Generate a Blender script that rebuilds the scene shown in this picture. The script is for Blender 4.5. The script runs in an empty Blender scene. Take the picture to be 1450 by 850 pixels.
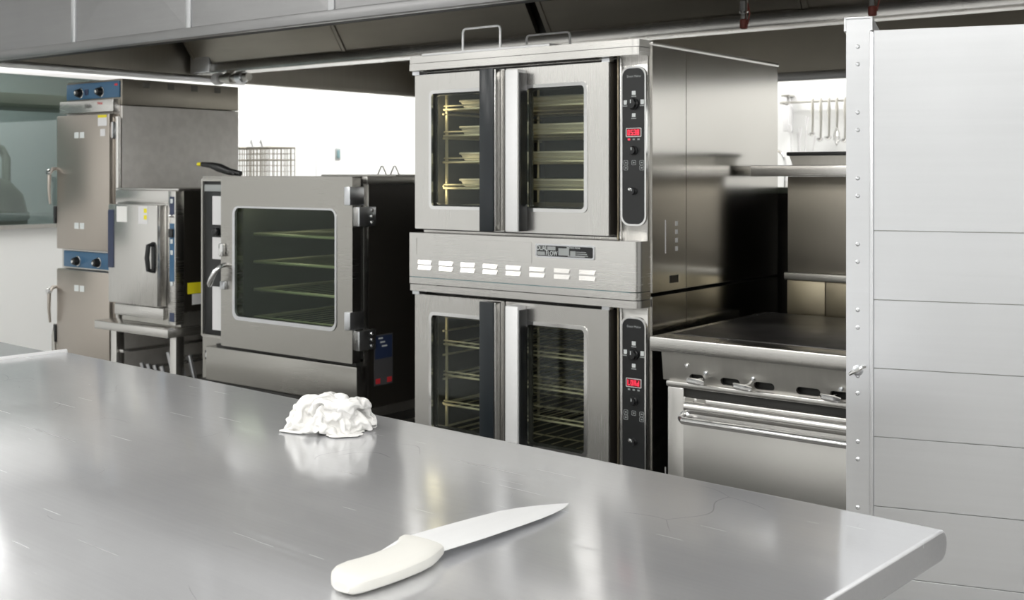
import bpy, bmesh, math, random
from mathutils import Vector, Matrix, noise
random.seed(7)
S = bpy.context.scene
COL = S.collection
R = math.radians
PI = math.pi

# ------------------------------------------------------------------ camera
cam_d = bpy.data.cameras.new('camera')
cam = bpy.data.objects.new('camera', cam_d); COL.objects.link(cam)
cam.location = (1.943, -3.151, 1.42)
cam.rotation_euler = (R(90), 0, R(37.846))
cam_d.sensor_fit = 'HORIZONTAL'; cam_d.sensor_width = 36.0
cam_d.lens = 36.0 * 1641 / 1450
cam_d.shift_y = -(425 - 247) / 1450.0
cam_d.clip_start = 0.05
cam_d.dof.use_dof = True
cam_d.dof.focus_distance = 2.35
cam_d.dof.aperture_fstop = 9.0
S.camera = cam

# ------------------------------------------------------------------ world, lamps, exposure
W = bpy.data.worlds.new('world'); S.world = W; W.use_nodes = True
W.node_tree.nodes['Background'].inputs[0].default_value = (0.9, 0.95, 1.0, 1)
W.node_tree.nodes['Background'].inputs[1].default_value = 0.3
S.view_settings.view_transform = 'Standard'
S.view_settings.look = 'None'
S.view_settings.gamma = 1.0
S.view_settings.use_curve_mapping = False
S.view_settings.exposure = -0.75
S.cycles.max_bounces = 8
S.cycles.diffuse_bounces = 4
S.cycles.glossy_bounces = 5
S.cycles.transparent_max_bounces = 12
S.cycles.sample_clamp_indirect = 6.0
S.cycles.use_denoising = True

CEIL = 3.0
def ceiling_lamp(x, y, power, sx=1.2, sy=0.6):
    d = bpy.data.lights.new('ceiling_lamp', 'AREA'); d.shape = 'RECTANGLE'
    d.size = sx; d.size_y = sy; d.energy = power; d.color = (1.0, 0.985, 0.955)
    o = bpy.data.objects.new('ceiling_lamp', d); COL.objects.link(o)
    o.location = (x, y, CEIL - 0.065)
    return o
LAMPS = []
for x in (-3.6, -1.2, 1.2, 3.2):
    for y, p in ((-2.5, 46), (-4.5, 72)):
        LAMPS.append((x, y, p))
for x in (-4.6, -2.6, -0.6, 1.6, 3.6):  # far right lamp of this row is added to brighten the cabinet's side
    LAMPS.append((x, 4.25, 62))
for y in (0.6, 2.6):
    LAMPS.append((-4.65, y, 44))
for a in LAMPS:
    ceiling_lamp(*a)

# ------------------------------------------------------------------ materials
MATS = {}
def _mat(name):
    m = bpy.data.materials.new(name); m.use_nodes = True
    MATS[name] = m
    nt = m.node_tree
    return m, nt, nt.nodes['Principled BSDF']
def plain(name, col, rough=0.5, metal=0.0, spec=0.5, emit=None, es=1.0):
    m, nt, b = _mat(name)
    b.inputs['Base Color'].default_value = (*col, 1)
    b.inputs['Roughness'].default_value = rough
    b.inputs['Metallic'].default_value = metal
    b.inputs['Specular IOR Level'].default_value = spec
    if emit:
        b.inputs['Emission Color'].default_value = (*emit, 1)
        b.inputs['Emission Strength'].default_value = es
    return m
def steel(name, col, rough, scale, var=0.10, bump=0.03, cvar=0.10, smudge=2.0):
    """brushed metal: noise stretched by `scale` gives the grain, a broad noise the smudges"""
    m, nt, b = _mat(name)
    N = nt.nodes; L = nt.links
    tc = N.new('ShaderNodeTexCoord'); mp = N.new('ShaderNodeMapping')
    mp.inputs['Scale'].default_value = scale
    L.new(tc.outputs['Object'], mp.inputs['Vector'])
    n1 = N.new('ShaderNodeTexNoise'); n1.inputs['Scale'].default_value = 1.0; n1.inputs['Detail'].default_value = 3
    L.new(mp.outputs[0], n1.inputs['Vector'])
    n2 = N.new('ShaderNodeTexNoise'); n2.inputs['Scale'].default_value = smudge; n2.inputs['Detail'].default_value = 4
    L.new(tc.outputs['Object'], n2.inputs['Vector'])
    mx = N.new('ShaderNodeMath'); mx.operation = 'MULTIPLY_ADD'; mx.inputs[1].default_value = .45
    L.new(n1.outputs[0], mx.inputs[0]); L.new(n2.outputs[0], mx.inputs[2])
    mr = N.new('ShaderNodeMapRange')
    mr.inputs[1].default_value = 0.47; mr.inputs[2].default_value = .98
    mr.inputs[3].default_value = rough - var * .5; mr.inputs[4].default_value = rough + var * .5
    L.new(mx.outputs[0], mr.inputs[0]); L.new(mr.outputs[0], b.inputs['Roughness'])
    cr = N.new('ShaderNodeMapRange')
    cr.inputs[1].default_value = 0.47; cr.inputs[2].default_value = .98
    cr.inputs[3].default_value = 1 - cvar; cr.inputs[4].default_value = 1 + cvar * .5
    L.new(mx.outputs[0], cr.inputs[0])
    mc = N.new('ShaderNodeVectorMath'); mc.operation = 'SCALE'
    mc.inputs[0].default_value = col
    L.new(cr.outputs[0], mc.inputs['Scale'])
    L.new(mc.outputs[0], b.inputs['Base Color'])
    b.inputs['Metallic'].default_value = 1.0
    if bump:
        bp = N.new('ShaderNodeBump'); bp.inputs['Strength'].default_value = bump; bp.inputs['Distance'].default_value = 0.0002
        L.new(n1.outputs[0], bp.inputs['Height']); L.new(bp.outputs[0], b.inputs['Normal'])
    return m
def glass(name, tint, fac=0.12, rough=0.0):
    m, nt, b = _mat(name)
    N = nt.nodes; L = nt.links
    N.remove(b)
    out = [n for n in N if n.type == 'OUTPUT_MATERIAL'][0]
    t = N.new('ShaderNodeBsdfTransparent'); t.inputs[0].default_value = (*tint, 1)
    g = N.new('ShaderNodeBsdfGlossy'); g.inputs['Roughness'].default_value = rough; g.inputs[0].default_value = (.9, .95, .95, 1)
    lw = N.new('ShaderNodeLayerWeight'); lw.inputs[0].default_value = .5
    pw_ = N.new('ShaderNodeMath'); pw_.operation = 'POWER'; pw_.inputs[1].default_value = 5.0
    L.new(lw.outputs['Facing'], pw_.inputs[0])
    mr = N.new('ShaderNodeMath'); mr.operation = 'ADD'; mr.inputs[1].default_value = fac + .03; mr.use_clamp = True
    mix = N.new('ShaderNodeMixShader')
    L.new(pw_.outputs[0], mr.inputs[0]); L.new(mr.outputs[0], mix.inputs[0])
    L.new(t.outputs[0], mix.inputs[1]); L.new(g.outputs[0], mix.inputs[2]); L.new(mix.outputs[0], out.inputs[0])
    return m
def mottled(name, c1, c2, scale, rough=0.6, metal=0.0, bump=0.0, detail=5):
    m, nt, b = _mat(name)
    N = nt.nodes; L = nt.links
    tc = N.new('ShaderNodeTexCoord')
    n = N.new('ShaderNodeTexNoise'); n.inputs['Scale'].default_value = scale; n.inputs['Detail'].default_value = detail
    L.new(tc.outputs['Object'], n.inputs['Vector'])
    r = N.new('ShaderNodeValToRGB')
    r.color_ramp.elements[0].position = .35; r.color_ramp.elements[1].position = .65
    r.color_ramp.elements[0].color = (*c1, 1); r.color_ramp.elements[1].color = (*c2, 1)
    L.new(n.outputs[0], r.inputs[0]); L.new(r.outputs[0], b.inputs['Base Color'])
    b.inputs['Roughness'].default_value = rough; b.inputs['Metallic'].default_value = metal
    if bump:
        bp = N.new('ShaderNodeBump'); bp.inputs['Strength'].default_value = bump; bp.inputs['Distance'].default_value = .004
        L.new(n.outputs[0], bp.inputs['Height']); L.new(bp.outputs[0], b.inputs['Normal'])
    return m
def tabletop(name):
    """work-worn stainless: short pale strokes along the brushing, a few dark hairline scratches"""
    m = steel(name, (.85, .855, .875), .14, (2.5, 160, 160), var=.08, bump=.02, cvar=.05, smudge=3.0)
    nt = m.node_tree; N = nt.nodes; L = nt.links; b = N['Principled BSDF']
    tc = N.new('ShaderNodeTexCoord')
    rough_src = b.inputs['Roughness'].links[0].from_socket
    acc = rough_src
    for ang, sc, lo, hi, amt in ((R(4), (2.6, 170, 1), .60, .76, .12), (R(-9), (4.0, 240, 1), .62, .78, .11), (R(24), (4, 210, 1), .64, .78, .05)):
        mp = N.new('ShaderNodeMapping'); mp.inputs['Rotation'].default_value = (0, 0, ang); mp.inputs['Scale'].default_value = sc
        L.new(tc.outputs['Object'], mp.inputs['Vector'])
        n = N.new('ShaderNodeTexNoise'); n.inputs['Scale'].default_value = 1.0; n.inputs['Detail'].default_value = 1
        L.new(mp.outputs[0], n.inputs['Vector'])
        r = N.new('ShaderNodeMapRange'); r.inputs[1].default_value = lo; r.inputs[2].default_value = hi
        r.inputs[3].default_value = 0; r.inputs[4].default_value = amt
        L.new(n.outputs[0], r.inputs[0])
        a = N.new('ShaderNodeMath'); a.operation = 'ADD'
        L.new(acc, a.inputs[0]); L.new(r.outputs[0], a.inputs[1]); acc = a.outputs[0]
    L.new(acc, b.inputs['Roughness'])
    # dark curved hairlines
    w = N.new('ShaderNodeTexVoronoi'); w.feature = 'DISTANCE_TO_EDGE'; w.inputs['Scale'].default_value = 3.1
    nz = N.new('ShaderNodeTexNoise'); nz.inputs['Scale'].default_value = 1.7
    L.new(tc.outputs['Object'], nz.inputs['Vector'])
    mixv = N.new('ShaderNodeVectorMath'); mixv.operation = 'MULTIPLY_ADD'
    mixv.inputs[1].default_value = (.8, .8, .8)
    L.new(nz.outputs['Color'], mixv.inputs[0]); L.new(tc.outputs['Object'], mixv.inputs[2])
    L.new(mixv.outputs[0], w.inputs['Vector'])
    r = N.new('ShaderNodeMapRange'); r.inputs[1].default_value = 0.0; r.inputs[2].default_value = .0035
    r.inputs[3].default_value = 1; r.inputs[4].default_value = 0
    L.new(w.outputs['Distance'], r.inputs[0])
    n3 = N.new('ShaderNodeTexNoise'); n3.inputs['Scale'].default_value = 4.5
    L.new(tc.outputs['Object'], n3.inputs['Vector'])
    r3 = N.new('ShaderNodeMapRange'); r3.inputs[1].default_value = .56; r3.inputs[2].default_value = .62
    L.new(n3.outputs[0], r3.inputs[0])
    mu = N.new('ShaderNodeMath'); mu.operation = 'MULTIPLY'
    L.new(r.outputs[0], mu.inputs[0]); L.new(r3.outputs[0], mu.inputs[1])
    col_src = b.inputs['Base Color'].links[0].from_socket
    mc = N.new('ShaderNodeMix'); mc.data_type = 'RGBA'
    L.new(mu.outputs[0], mc.inputs[0]); L.new(col_src, mc.inputs[6]); mc.inputs[7].default_value = (.6, .6, .61, 1)
    L.new(mc.outputs[2], b.inputs['Base Color'])
    # two lobes: the polished ground and the haze of countless fine scratches
    b2 = N.new('ShaderNodeBsdfPrincipled'); b2.inputs['Metallic'].default_value = 1.0
    b2.inputs['Roughness'].default_value = .62
    L.new(mc.outputs[2], b2.inputs['Base Color'])
    ms = N.new('ShaderNodeMixShader'); ms.inputs[0].default_value = .42
    out = [n for n in N if n.type == 'OUTPUT_MATERIAL'][0]
    L.new(b.outputs[0], ms.inputs[1]); L.new(b2.outputs[0], ms.inputs[2]); L.new(ms.outputs[0], out.inputs[0])
    return m

M_TOP   = tabletop('table_steel')
M_STH   = steel('steel_brushed_across', (.66, .65, .63), .27, (5, 5, 520), var=.02, bump=.004, cvar=.02)
M_STV   = steel('steel_brushed_upright', (.66, .65, .63), .27, (520, 520, 5), var=.02, bump=.004, cvar=.02)
M_STWARM = steel('steel_warm', (.50, .455, .41), .30, (520, 520, 5), var=.02, bump=.004, cvar=.02)  # brown reflection on the cabinet doors put into the base colour
M_STDULL = steel('steel_dull', (.55, .54, .51), .38, (60, 60, 6), var=.10, bump=.02)
M_STSIDE = steel('steel_polished_side', (.58, .565, .535), .15, (420, 420, 4), var=.05, bump=.006, cvar=.06)
M_COMBI = steel('steel_combi', (.42, .41, .385), .27, (5, 5, 520), var=.02, bump=.004, cvar=.02)
M_BACKG = steel('steel_backguard', (.36, .335, .29), .40, (60, 60, 6), var=.08, bump=.01, cvar=.05)
M_QUILT = mottled('steel_engine_turned', (.84, .82, .79), (.90, .88, .85), 22, .58, 1.0, .12, 2)
M_HOOD  = steel('hood_steel', (.36, .36, .365), .40, (3, 3, 60), var=.08, bump=.015)
M_HOODIN = steel('hood_inner_steel', (.36, .34, .30), .40, (3, 60, 3), var=.08, bump=.015)
M_ALU   = steel('aluminium_sheet', (.69, .70, .72), .30, (2, 2, 90), var=.06, bump=.02, cvar=.05)
M_CHROME = plain('chrome', (.8, .8, .8), .10, 1.0)
M_ZINC  = plain('zinc', (.72, .74, .77), .30, 1.0)
M_BLACK = plain('black_plastic', (.012, .013, .014), .32)
M_BLACKM = plain('black_enamel', (.018, .016, .013), .38)
M_NAVY  = plain('blue_black_grip', (.012, .017, .021), .28)
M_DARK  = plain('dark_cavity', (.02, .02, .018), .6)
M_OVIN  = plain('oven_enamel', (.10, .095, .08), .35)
M_OVIN2 = plain('oven_enamel_shaded', (.035, .033, .025), .35)  # shaded copy of the oven enamel, for the dim lower deck
M_PAN   = plain('sheet_pan_aluminium', (.80, .74, .60), .4, .35)
M_RACKW = plain('rack_wire', (.72, .65, .46), .3, .5)
M_GLASS = glass('oven_glass', (.86, .89, .86), .0)
M_GLASSD = glass('tinted_glass', (.66, .73, .66), -.012)
M_GLASSW = glass('window_glass', (.60, .64, .62), .05)
M_BLUE  = plain('blue_panel', (.045, .13, .24), .35)
M_BLUED = plain('navy_panel', (.022, .035, .085), .35)
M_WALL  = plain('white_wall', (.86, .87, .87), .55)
M_WHITE = plain('white_plastic', (.85, .85, .83), .35)
M_OFFW  = plain('grey_white_paper', (.75, .75, .76), .6)
M_YEL   = plain('yellow_label', (.85, .75, .02), .5)
M_RED   = plain('red_print', (.6, .03, .04), .5)
M_LED   = plain('led_red', (.3, .0, .01), .4, emit=(1.0, .05, .10), es=2.2)
M_LEDBG = plain('led_window', (.12, .005, .01), .3, emit=(1.0, .02, .05), es=.10)
M_GREYP = plain('grey_print', (.36, .38, .38), .5)
M_PLATE = plain('dark_plate', (.10, .10, .105), .4, .3)
M_LIGHTP = plain('light_print', (.72, .76, .76), .5)
M_CLOTH = mottled('white_cotton', (.74, .735, .715), (.79, .785, .77), 60, .9, 0, .25, 4)
M_TEAL  = plain('teal_switch', (.16, .27, .29), .4)
M_GRID  = mottled('griddle_iron', (.035, .033, .032), (.13, .125, .125), 5, .38, .6, .05, 6)
M_BEIGE = mottled('heat_tinted_steel', (.42, .37, .26), (.47, .42, .31), 3, .36, .9)
M_COUNTER = plain('grey_room_paint', (.22, .24, .22), .6)
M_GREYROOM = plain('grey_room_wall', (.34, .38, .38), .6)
M_OLIVE = plain('olive_metal', (.13, .15, .12), .45)
M_BRASS = plain('tarnished_trim', (.38, .33, .24), .35, 1.0)
M_COPPER = plain('red_brown_cap', (.16, .03, .02), .4)
M_FLOOR = mottled('quarry_tile', (.28, .275, .265), (.33, .325, .315), 12, .5)
M_LAMP = plain('lamp_housing', (.8, .8, .8), .5)
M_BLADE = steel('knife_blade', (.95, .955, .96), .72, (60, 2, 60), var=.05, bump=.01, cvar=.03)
M_HANDLE = plain('white_handle', (.66, .655, .62), .42)

# ------------------------------------------------------------------ mesh building
class MB:
    def __init__(s): s.v = []; s.f = []
    def add(s, vs, fs):
        n = len(s.v); s.v += [tuple(p) for p in vs]; s.f += [tuple(i + n for i in q) for q in fs]; return s
    def box(s, x0, x1, y0, y1, z0, z1, r=0.0, seg=2):
        if r <= 0:
            return s.add([(x0,y0,z0),(x1,y0,z0),(x1,y1,z0),(x0,y1,z0),(x0,y0,z1),(x1,y0,z1),(x1,y1,z1),(x0,y1,z1)],
                         [(0,3,2,1),(4,5,6,7),(0,1,5,4),(1,2,6,5),(2,3,7,6),(3,0,4,7)])
        bm = bmesh.new(); bmesh.ops.create_cube(bm, size=1.0)
        for v in bm.verts:
            v.co = ((x0+x1)/2 + v.co.x*(x1-x0), (y0+y1)/2 + v.co.y*(y1-y0), (z0+z1)/2 + v.co.z*(z1-z0))
        bmesh.ops.bevel(bm, geom=list(bm.edges), offset=r, segments=seg, affect='EDGES', profile=.5)
        bm.verts.index_update()
        s.add([v.co[:] for v in bm.verts], [[v.index for v in f.verts] for f in bm.faces]); bm.free(); return s
    def cyl(s, p0, p1, r0, r1=None, n=16):
        r1 = r0 if r1 is None else r1
        p0 = Vector(p0); p1 = Vector(p1); d = (p1-p0).normalized()
        a = d.orthogonal().normalized(); b = d.cross(a)
        vs = []
        for p, r in ((p0, r0), (p1, r1)):
            for i in range(n):
                t = 2*PI*i/n; vs.append(p + a*math.cos(t)*r + b*math.sin(t)*r)
        fs = [(i, (i+1) % n, n+(i+1) % n, n+i) for i in range(n)]
        fs += [tuple(reversed(range(n))), tuple(range(n, 2*n))]
        return s.add(vs, fs)
    def tube(s, pts, r, n=8, closed=False):
        pts = [Vector(p) for p in pts]; m = len(pts); vs = []; up = None
        for i, p in enumerate(pts):
            if closed: t = pts[(i+1) % m] - pts[i-1]
            else: t = pts[min(i+1, m-1)] - pts[max(i-1, 0)]
            t.normalize()
            if up is None: up = t.orthogonal().normalized()
            else:
                up = up - t*up.dot(t); up.normalize()
            b = t.cross(up)
            rr = r[i] if isinstance(r, (list, tuple)) else r
            for k in range(n):
                a = 2*PI*k/n; vs.append(p + up*math.cos(a)*rr + b*math.sin(a)*rr)
        fs = []
        for i in range(m if closed else m-1):
            j = (i+1) % m
            for k in range(n): fs.append((i*n+k, i*n+(k+1) % n, j*n+(k+1) % n, j*n+k))
        if not closed: fs += [tuple(reversed(range(n))), tuple((m-1)*n+k for k in range(n))]
        return s.add(vs, fs)
    def prism(s, poly, axis, a0, a1):
        """poly: 2-D outline in the two axes other than `axis`, in x,y,z order"""
        def P(q, a):
            if axis == 'x': return (a, q[0], q[1])
            if axis == 'y': return (q[0], a, q[1])
            return (q[0], q[1], a)
        n = len(poly)
        vs = [P(q, a0) for q in poly] + [P(q, a1) for q in poly]
        fs = [(i, (i+1) % n, n+(i+1) % n, n+i) for i in range(n)]
        fs += [tuple(reversed(range(n))), tuple(range(n, 2*n))]
        return s.add(vs, fs)
    def ring(s, o, i, y0, y1, ro=.004, ri=.012, k=4):
        """plate in the x-z plane from y0 to y1: outer rect o=(x0,x1,z0,z1), hole i, rounded corners"""
        A = rrect(*o, ro, k); B = rrect(*i, ri, k); n = len(A)
        vs = [(x, y0, z) for x, z in A] + [(x, y0, z) for x, z in B] + [(x, y1, z) for x, z in A] + [(x, y1, z) for x, z in B]
        fs = []
        for a in range(n):
            b = (a+1) % n
            fs += [(a, b, n+b, n+a), (2*n+b, 2*n+a, 3*n+a, 3*n+b), (b, a, 2*n+a, 2*n+b), (n+a, n+b, 3*n+b, 3*n+a)]
        return s.add(vs, fs)
    def lathe(s, prof, c, axis='z', n=20):
        vs = []
        for r, h in prof:
            for k in range(n):
                a = 2*PI*k/n; p, q = math.cos(a)*r, math.sin(a)*r
                vs.append({'z': (c[0]+p, c[1]+q, c[2]+h), 'y': (c[0]+p, c[1]+h, c[2]+q), 'x': (c[0]+h, c[1]+p, c[2]+q)}[axis])
        m = len(prof); fs = []
        for i in range(m-1):
            for k in range(n): fs.append((i*n+k, i*n+(k+1) % n, (i+1)*n+(k+1) % n, (i+1)*n+k))
        fs += [tuple(range(n)), tuple((m-1)*n+k for k in range(n))]
        return s.add(vs, fs)
    def build(s, name, mat, parent=None, smooth=True, loc=None):
        base = BASE.get(parent.name, Vector((0, 0, 0))) if parent else Vector((0, 0, 0))
        me = bpy.data.meshes.new(name)
        me.from_pydata([(x-base.x, y-base.y, z-base.z) for x, y, z in s.v], [], s.f)
        bm = bmesh.new(); bm.from_mesh(me); bmesh.ops.recalc_face_normals(bm, faces=bm.faces); bm.to_mesh(me); bm.free()
        if smooth:
            me.polygons.foreach_set('use_smooth', [True]*len(me.polygons)); me.set_sharp_from_angle(angle=R(32))
        me.materials.append(mat)
        o = bpy.data.objects.new(name, me); COL.objects.link(o)
        if parent:
            o.parent = parent; BASE[o.name] = base
        if loc: o.location = loc
        return o
BASE = {}
def rrect(x0, x1, z0, z1, r, k=4):
    r = max(r, 1e-5)
    pts = []
    for cx, cz, a0 in ((x1-r, z1-r, 0), (x0+r, z1-r, 90), (x0+r, z0+r, 180), (x1-r, z0+r, 270)):
        for i in range(k+1):
            a = R(a0 + 90*i/k); pts.append((cx+r*math.cos(a), cz+r*math.sin(a)))
    return pts
def tag(o, label, cat, group=None):
    o['label'] = label; o['category'] = cat
    if group: o['group'] = group
    return o
def thing(name, label, cat, loc, rotz=0, group=None, local=False):
    o = bpy.data.objects.new(name, None); COL.objects.link(o); o.empty_display_size = .1
    o.location = loc; o.rotation_euler = (0, 0, rotz)
    BASE[o.name] = Vector((0, 0, 0)) if local else Vector(loc)
    return tag(o, label, cat, group)
def struct(o): o['kind'] = 'structure'; return o
def box(name, mat, parent, x0, x1, y0, y1, z0, z1, r=0.0, seg=2):
    return MB().box(x0, x1, y0, y1, z0, z1, r, seg).build(name, mat, parent)
def clone(o, parent, loc):
    c = o.copy(); COL.objects.link(c); c.parent = parent; c.location = loc
    return c
def lettering(name, text, mat, parent, size, center, face='front', squeeze=1.0):
    """flat raised lettering on a face that looks towards -y (front) or +x (right)"""
    cu = bpy.data.curves.new('lettering_curve', 'FONT'); cu.body = text; cu.size = size; cu.extrude = .0004
    cu.align_x = 'CENTER'; cu.align_y = 'CENTER'; cu.resolution_u = 2
    t = bpy.data.objects.new('lettering_tmp', cu); COL.objects.link(t)
    bpy.context.view_layer.update()
    me = bpy.data.meshes.new_from_object(t.evaluated_get(bpy.context.evaluated_depsgraph_get()))
    bpy.data.objects.remove(t); bpy.data.curves.remove(cu)
    base = BASE.get(parent.name, Vector((0, 0, 0)))
    for v in me.vertices:
        x, y, z = v.co; x *= squeeze
        v.co = ((center[0]+x, center[1]-z, center[2]+y) if face == 'front' else (center[0]+z, center[1]+x, center[2]+y))
        v.co -= base
    me.materials.clear(); me.materials.append(mat); me.name = name
    o = bpy.data.objects.new(name, me); COL.objects.link(o); o.parent = parent; BASE[o.name] = base
    return o

# ------------------------------------------------------------------ the room
XL, XR, YB, YF = -5.4, 4.6, 5.0, -6.4
struct(box('floor', M_FLOOR, None, XL-3, XR+.1, YF-.1, YB+.1, -.1, 0))
ceiling = struct(box('ceiling', M_WALL, None, XL-.1, XR+.1, YF-.1, YB+.1, CEIL, CEIL+.1))
struct(box('wall_back', M_WALL, None, XL-.1, XR+.1, YB, YB+.1, 0, CEIL))
struct(box('wall_right', M_WALL, None, XR, XR+.1, YF, YB, 0, CEIL))
struct(box('wall_front', M_WALL, None, XL, XR, YF-.1, YF, 0, CEIL))
WY0, WY1, WZ0, WZ1 = -1.6, 1.85, 1.07, 2.10      # interior window in the left wall
wl = MB()
wl.box(XL-.1, XL, YF, WY0, 0, CEIL); wl.box(XL-.1, XL, WY1, YB, 0, CEIL)
wl.box(XL-.1, XL, WY0, WY1, 0, WZ0); wl.box(XL-.1, XL, WY0, WY1, WZ1, CEIL)
wall_left = struct(wl.build('wall_left', M_WALL))
box('wall_joint', M_OFFW, wall_left, XL-.002, XL+.004, 3.588, 3.602, 0, CEIL)
win = struct(MB().box(XL-.06, XL-.052, WY0, WY1, WZ0, WZ1).build('window_1', M_GLASSW))
fr = MB()
fr.box(XL-.03, XL+.02, WY0-.02, WY1+.02, WZ1-.012, WZ1+.012); fr.box(XL-.03, XL+.02, WY1-.012, WY1+.012, WZ0, WZ1)
fr.box(XL-.03, XL+.02, WY0-.012, WY0+.012, WZ0, WZ1)
fr.build('window_frame', M_OFFW, win)
box('window_sill', M_STDULL, win, XL-.04, XL+.035, WY0-.02, WY1+.02, WZ0-.012, WZ0+.012)
sv = struct(MB().box(-3.3, 2.6, 1.13, 1.25, 0, 1.345).build('wall_service', M_BLACKM))
box('wall_cap', M_OLIVE, sv, -3.3, 2.6, 1.12, 1.26, 1.345, 1.368, .003)
# the dim room behind the window
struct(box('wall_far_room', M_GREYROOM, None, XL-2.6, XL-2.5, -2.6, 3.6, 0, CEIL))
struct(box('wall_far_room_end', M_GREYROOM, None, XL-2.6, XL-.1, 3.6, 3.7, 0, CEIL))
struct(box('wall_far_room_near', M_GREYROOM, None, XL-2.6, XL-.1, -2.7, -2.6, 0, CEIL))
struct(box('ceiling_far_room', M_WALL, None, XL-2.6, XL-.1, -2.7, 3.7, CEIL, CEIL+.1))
d = bpy.data.lights.new('far_room_lamp', 'AREA'); d.shape = 'RECTANGLE'; d.size = 1.2; d.size_y = .6; d.energy = 300
o = bpy.data.objects.new('far_room_lamp', d); COL.objects.link(o); o.location = (XL-1.3, .6, CEIL-.07)

# ceiling lamp housings
for x, y, p in LAMPS:
    m = MB(); m.box(x-.63, x+.63, y-.33, y+.33, CEIL-.02, CEIL)
    for q in ((x-.63, x-.605, y-.33, y+.33), (x+.605, x+.63, y-.33, y+.33), (x-.63, x+.63, y-.33, y-.305), (x-.63, x+.63, y+.305, y+.33)):
        m.box(*q, CEIL-.06, CEIL-.02)
    m.build('lamp_housing', M_LAMP, ceiling)

# ------------------------------------------------------------------ exhaust hood
HX0, HX1, HY0, HY1, HZ = -3.92, 2.66, -.15, 3.32, 2.0
hood = thing('exhaust_hood', 'long stainless steel exhaust hood hanging over the ovens and range', 'hood', (0, 0, HZ))
xs = [HX0, -2.963, -2.10, -1.24, -.38, .48, 1.34, 2.2, HX1]
for a, b in zip(xs[:-1], xs[1:]):
    a0, b0 = a+.017, b-.017
    z0, z1 = 2.035, 2.72
    m = MB()
    cxp, czp = (a0+b0)/2, (z0+z1)/2
    m.add([(a0, HY0, z0), (b0, HY0, z0), (b0, HY0, z1), (a0, HY0, z1), (cxp, HY0-.012, czp),
           (a0, HY0+.02, z0), (b0, HY0+.02, z0), (b0, HY0+.02, z1), (a0, HY0+.02, z1)],
          [(0,1,4),(1,2,4),(2,3,4),(3,0,4),(5,8,7,6),(0,5,6,1),(1,6,7,2),(2,7,8,3),(3,8,5,0)])
    m.build('front_panel', M_HOOD, hood, smooth=False)
for x in xs[1:-1]:
    box('joint_strip', M_ALU, hood, x-.017, x+.017, HY0-.006, HY0+.02, 2.03, 2.72, .003)
box('front_flange', M_HOOD, hood, HX0, HX1, HY0-.008, HY0+.035, 1.992, 2.034, .004)
box('front_drip_lip', M_DARK, hood, HX0+.03, HX1-.03, HY0+.035, HY0+.10, 1.995, 2.012)  # shadow gap under the flange put into the lip's dark colour
box('hood_top', M_HOODIN, hood, HX0, HX1, HY0+.02, HY1, 2.72, 2.74)
box('end_panel', M_HOODIN, hood, HX0-.02, HX0, HY0+.02, HY1, 2.02, 2.72)
box('end_panel', M_HOODIN, hood, HX1, HX1+.02, HY0+.02, HY1, 2.02, 2.72)
MB().cyl((HX0-.005, HY0, 2.005), (HX0-.005, 1.62, 2.005), .020, n=20).build('end_rail', M_ALU, hood)
box('end_lip', M_HOODIN, hood, HX0-.02, HX0+.03, 1.62, HY1, 1.995, 2.02)
box('rear_panel', M_HOODIN, hood, HX0, HX1, HY1-.02, HY1, 2.02, 2.72)
box('rear_flange', M_HOOD, hood, HX0, HX1, HY1-.04, HY1+.01, 1.975, 2.025, .004)
# central plenum: gutter with sloping filter panels to either side
gx0, gx1 = HX0+.04, HX1-.04
box('grease_gutter', M_STH, hood, gx0, gx1, 1.20, 1.34, 2.022, 2.078, .006)
box('gutter_end_box', M_ALU, hood, gx0-.01, gx0+.17, 1.185, 1.355, 2.03, 2.25, .006)
fe = [(gx0+.012, -2.60), (-2.596, -1.30), (-1.24, .02), (.024, 1.32), (1.324, gx1-.012)]
for a, b in fe:
    for sgn, nm in ((1, 'front'), (-1, 'rear')):
        yb = 1.22 if sgn > 0 else 1.32
        prof = [(yb, 2.07), (yb-sgn*.40, 2.66), (yb-sgn*.38, 2.675), (yb+sgn*.02, 2.085)]
        m = MB().prism(prof, 'x', a, b)
        # turned-down frame round each filter panel
        for q in (a+.012, b-.012):
            m.prism([(yb-sgn*.004, 2.066), (yb-sgn*.404, 2.656), (yb-sgn*.398, 2.664), (yb+sgn*.002, 2.074)], 'x', q-.012, q+.012)
        m.build('filter_panel', M_HOODIN, hood)
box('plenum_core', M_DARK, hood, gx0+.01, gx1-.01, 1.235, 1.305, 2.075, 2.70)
# hangers under the gutter
for x in (-3.55, -2.72):
    MB().cyl((x, 2.9, 2.0), (x, 2.9, 2.6), .008, n=10).build('hanger_rod', M_STDULL, hood)
# fittings at the end of the gutter
ft = thing('pipe_fitting', 'cluster of grey pipe elbows and unions at the end of the hood gutter', 'pipe fitting', (-3.55, 1.25, 1.95))
m = MB(); m.cyl((-3.66, 1.2, 1.985), (-3.36, 1.2, 1.985), .024, n=16); m.build('pipe', M_STDULL, ft)
for i, x in enumerate((-3.64, -3.53, -3.43)):
    m = MB().lathe([(.03, -.03), (.036, -.024), (.036, .024), (.03, .03)], (x, 1.2, 1.985), 'x', 12); m.build('union', [M_OFFW, M_STDULL, M_ZINC][i], ft)
MB().cyl((-3.53, 1.2, 1.99), (-3.53, 1.2, 2.03), .022, n=14).build('riser', M_HOODIN, ft)

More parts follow.
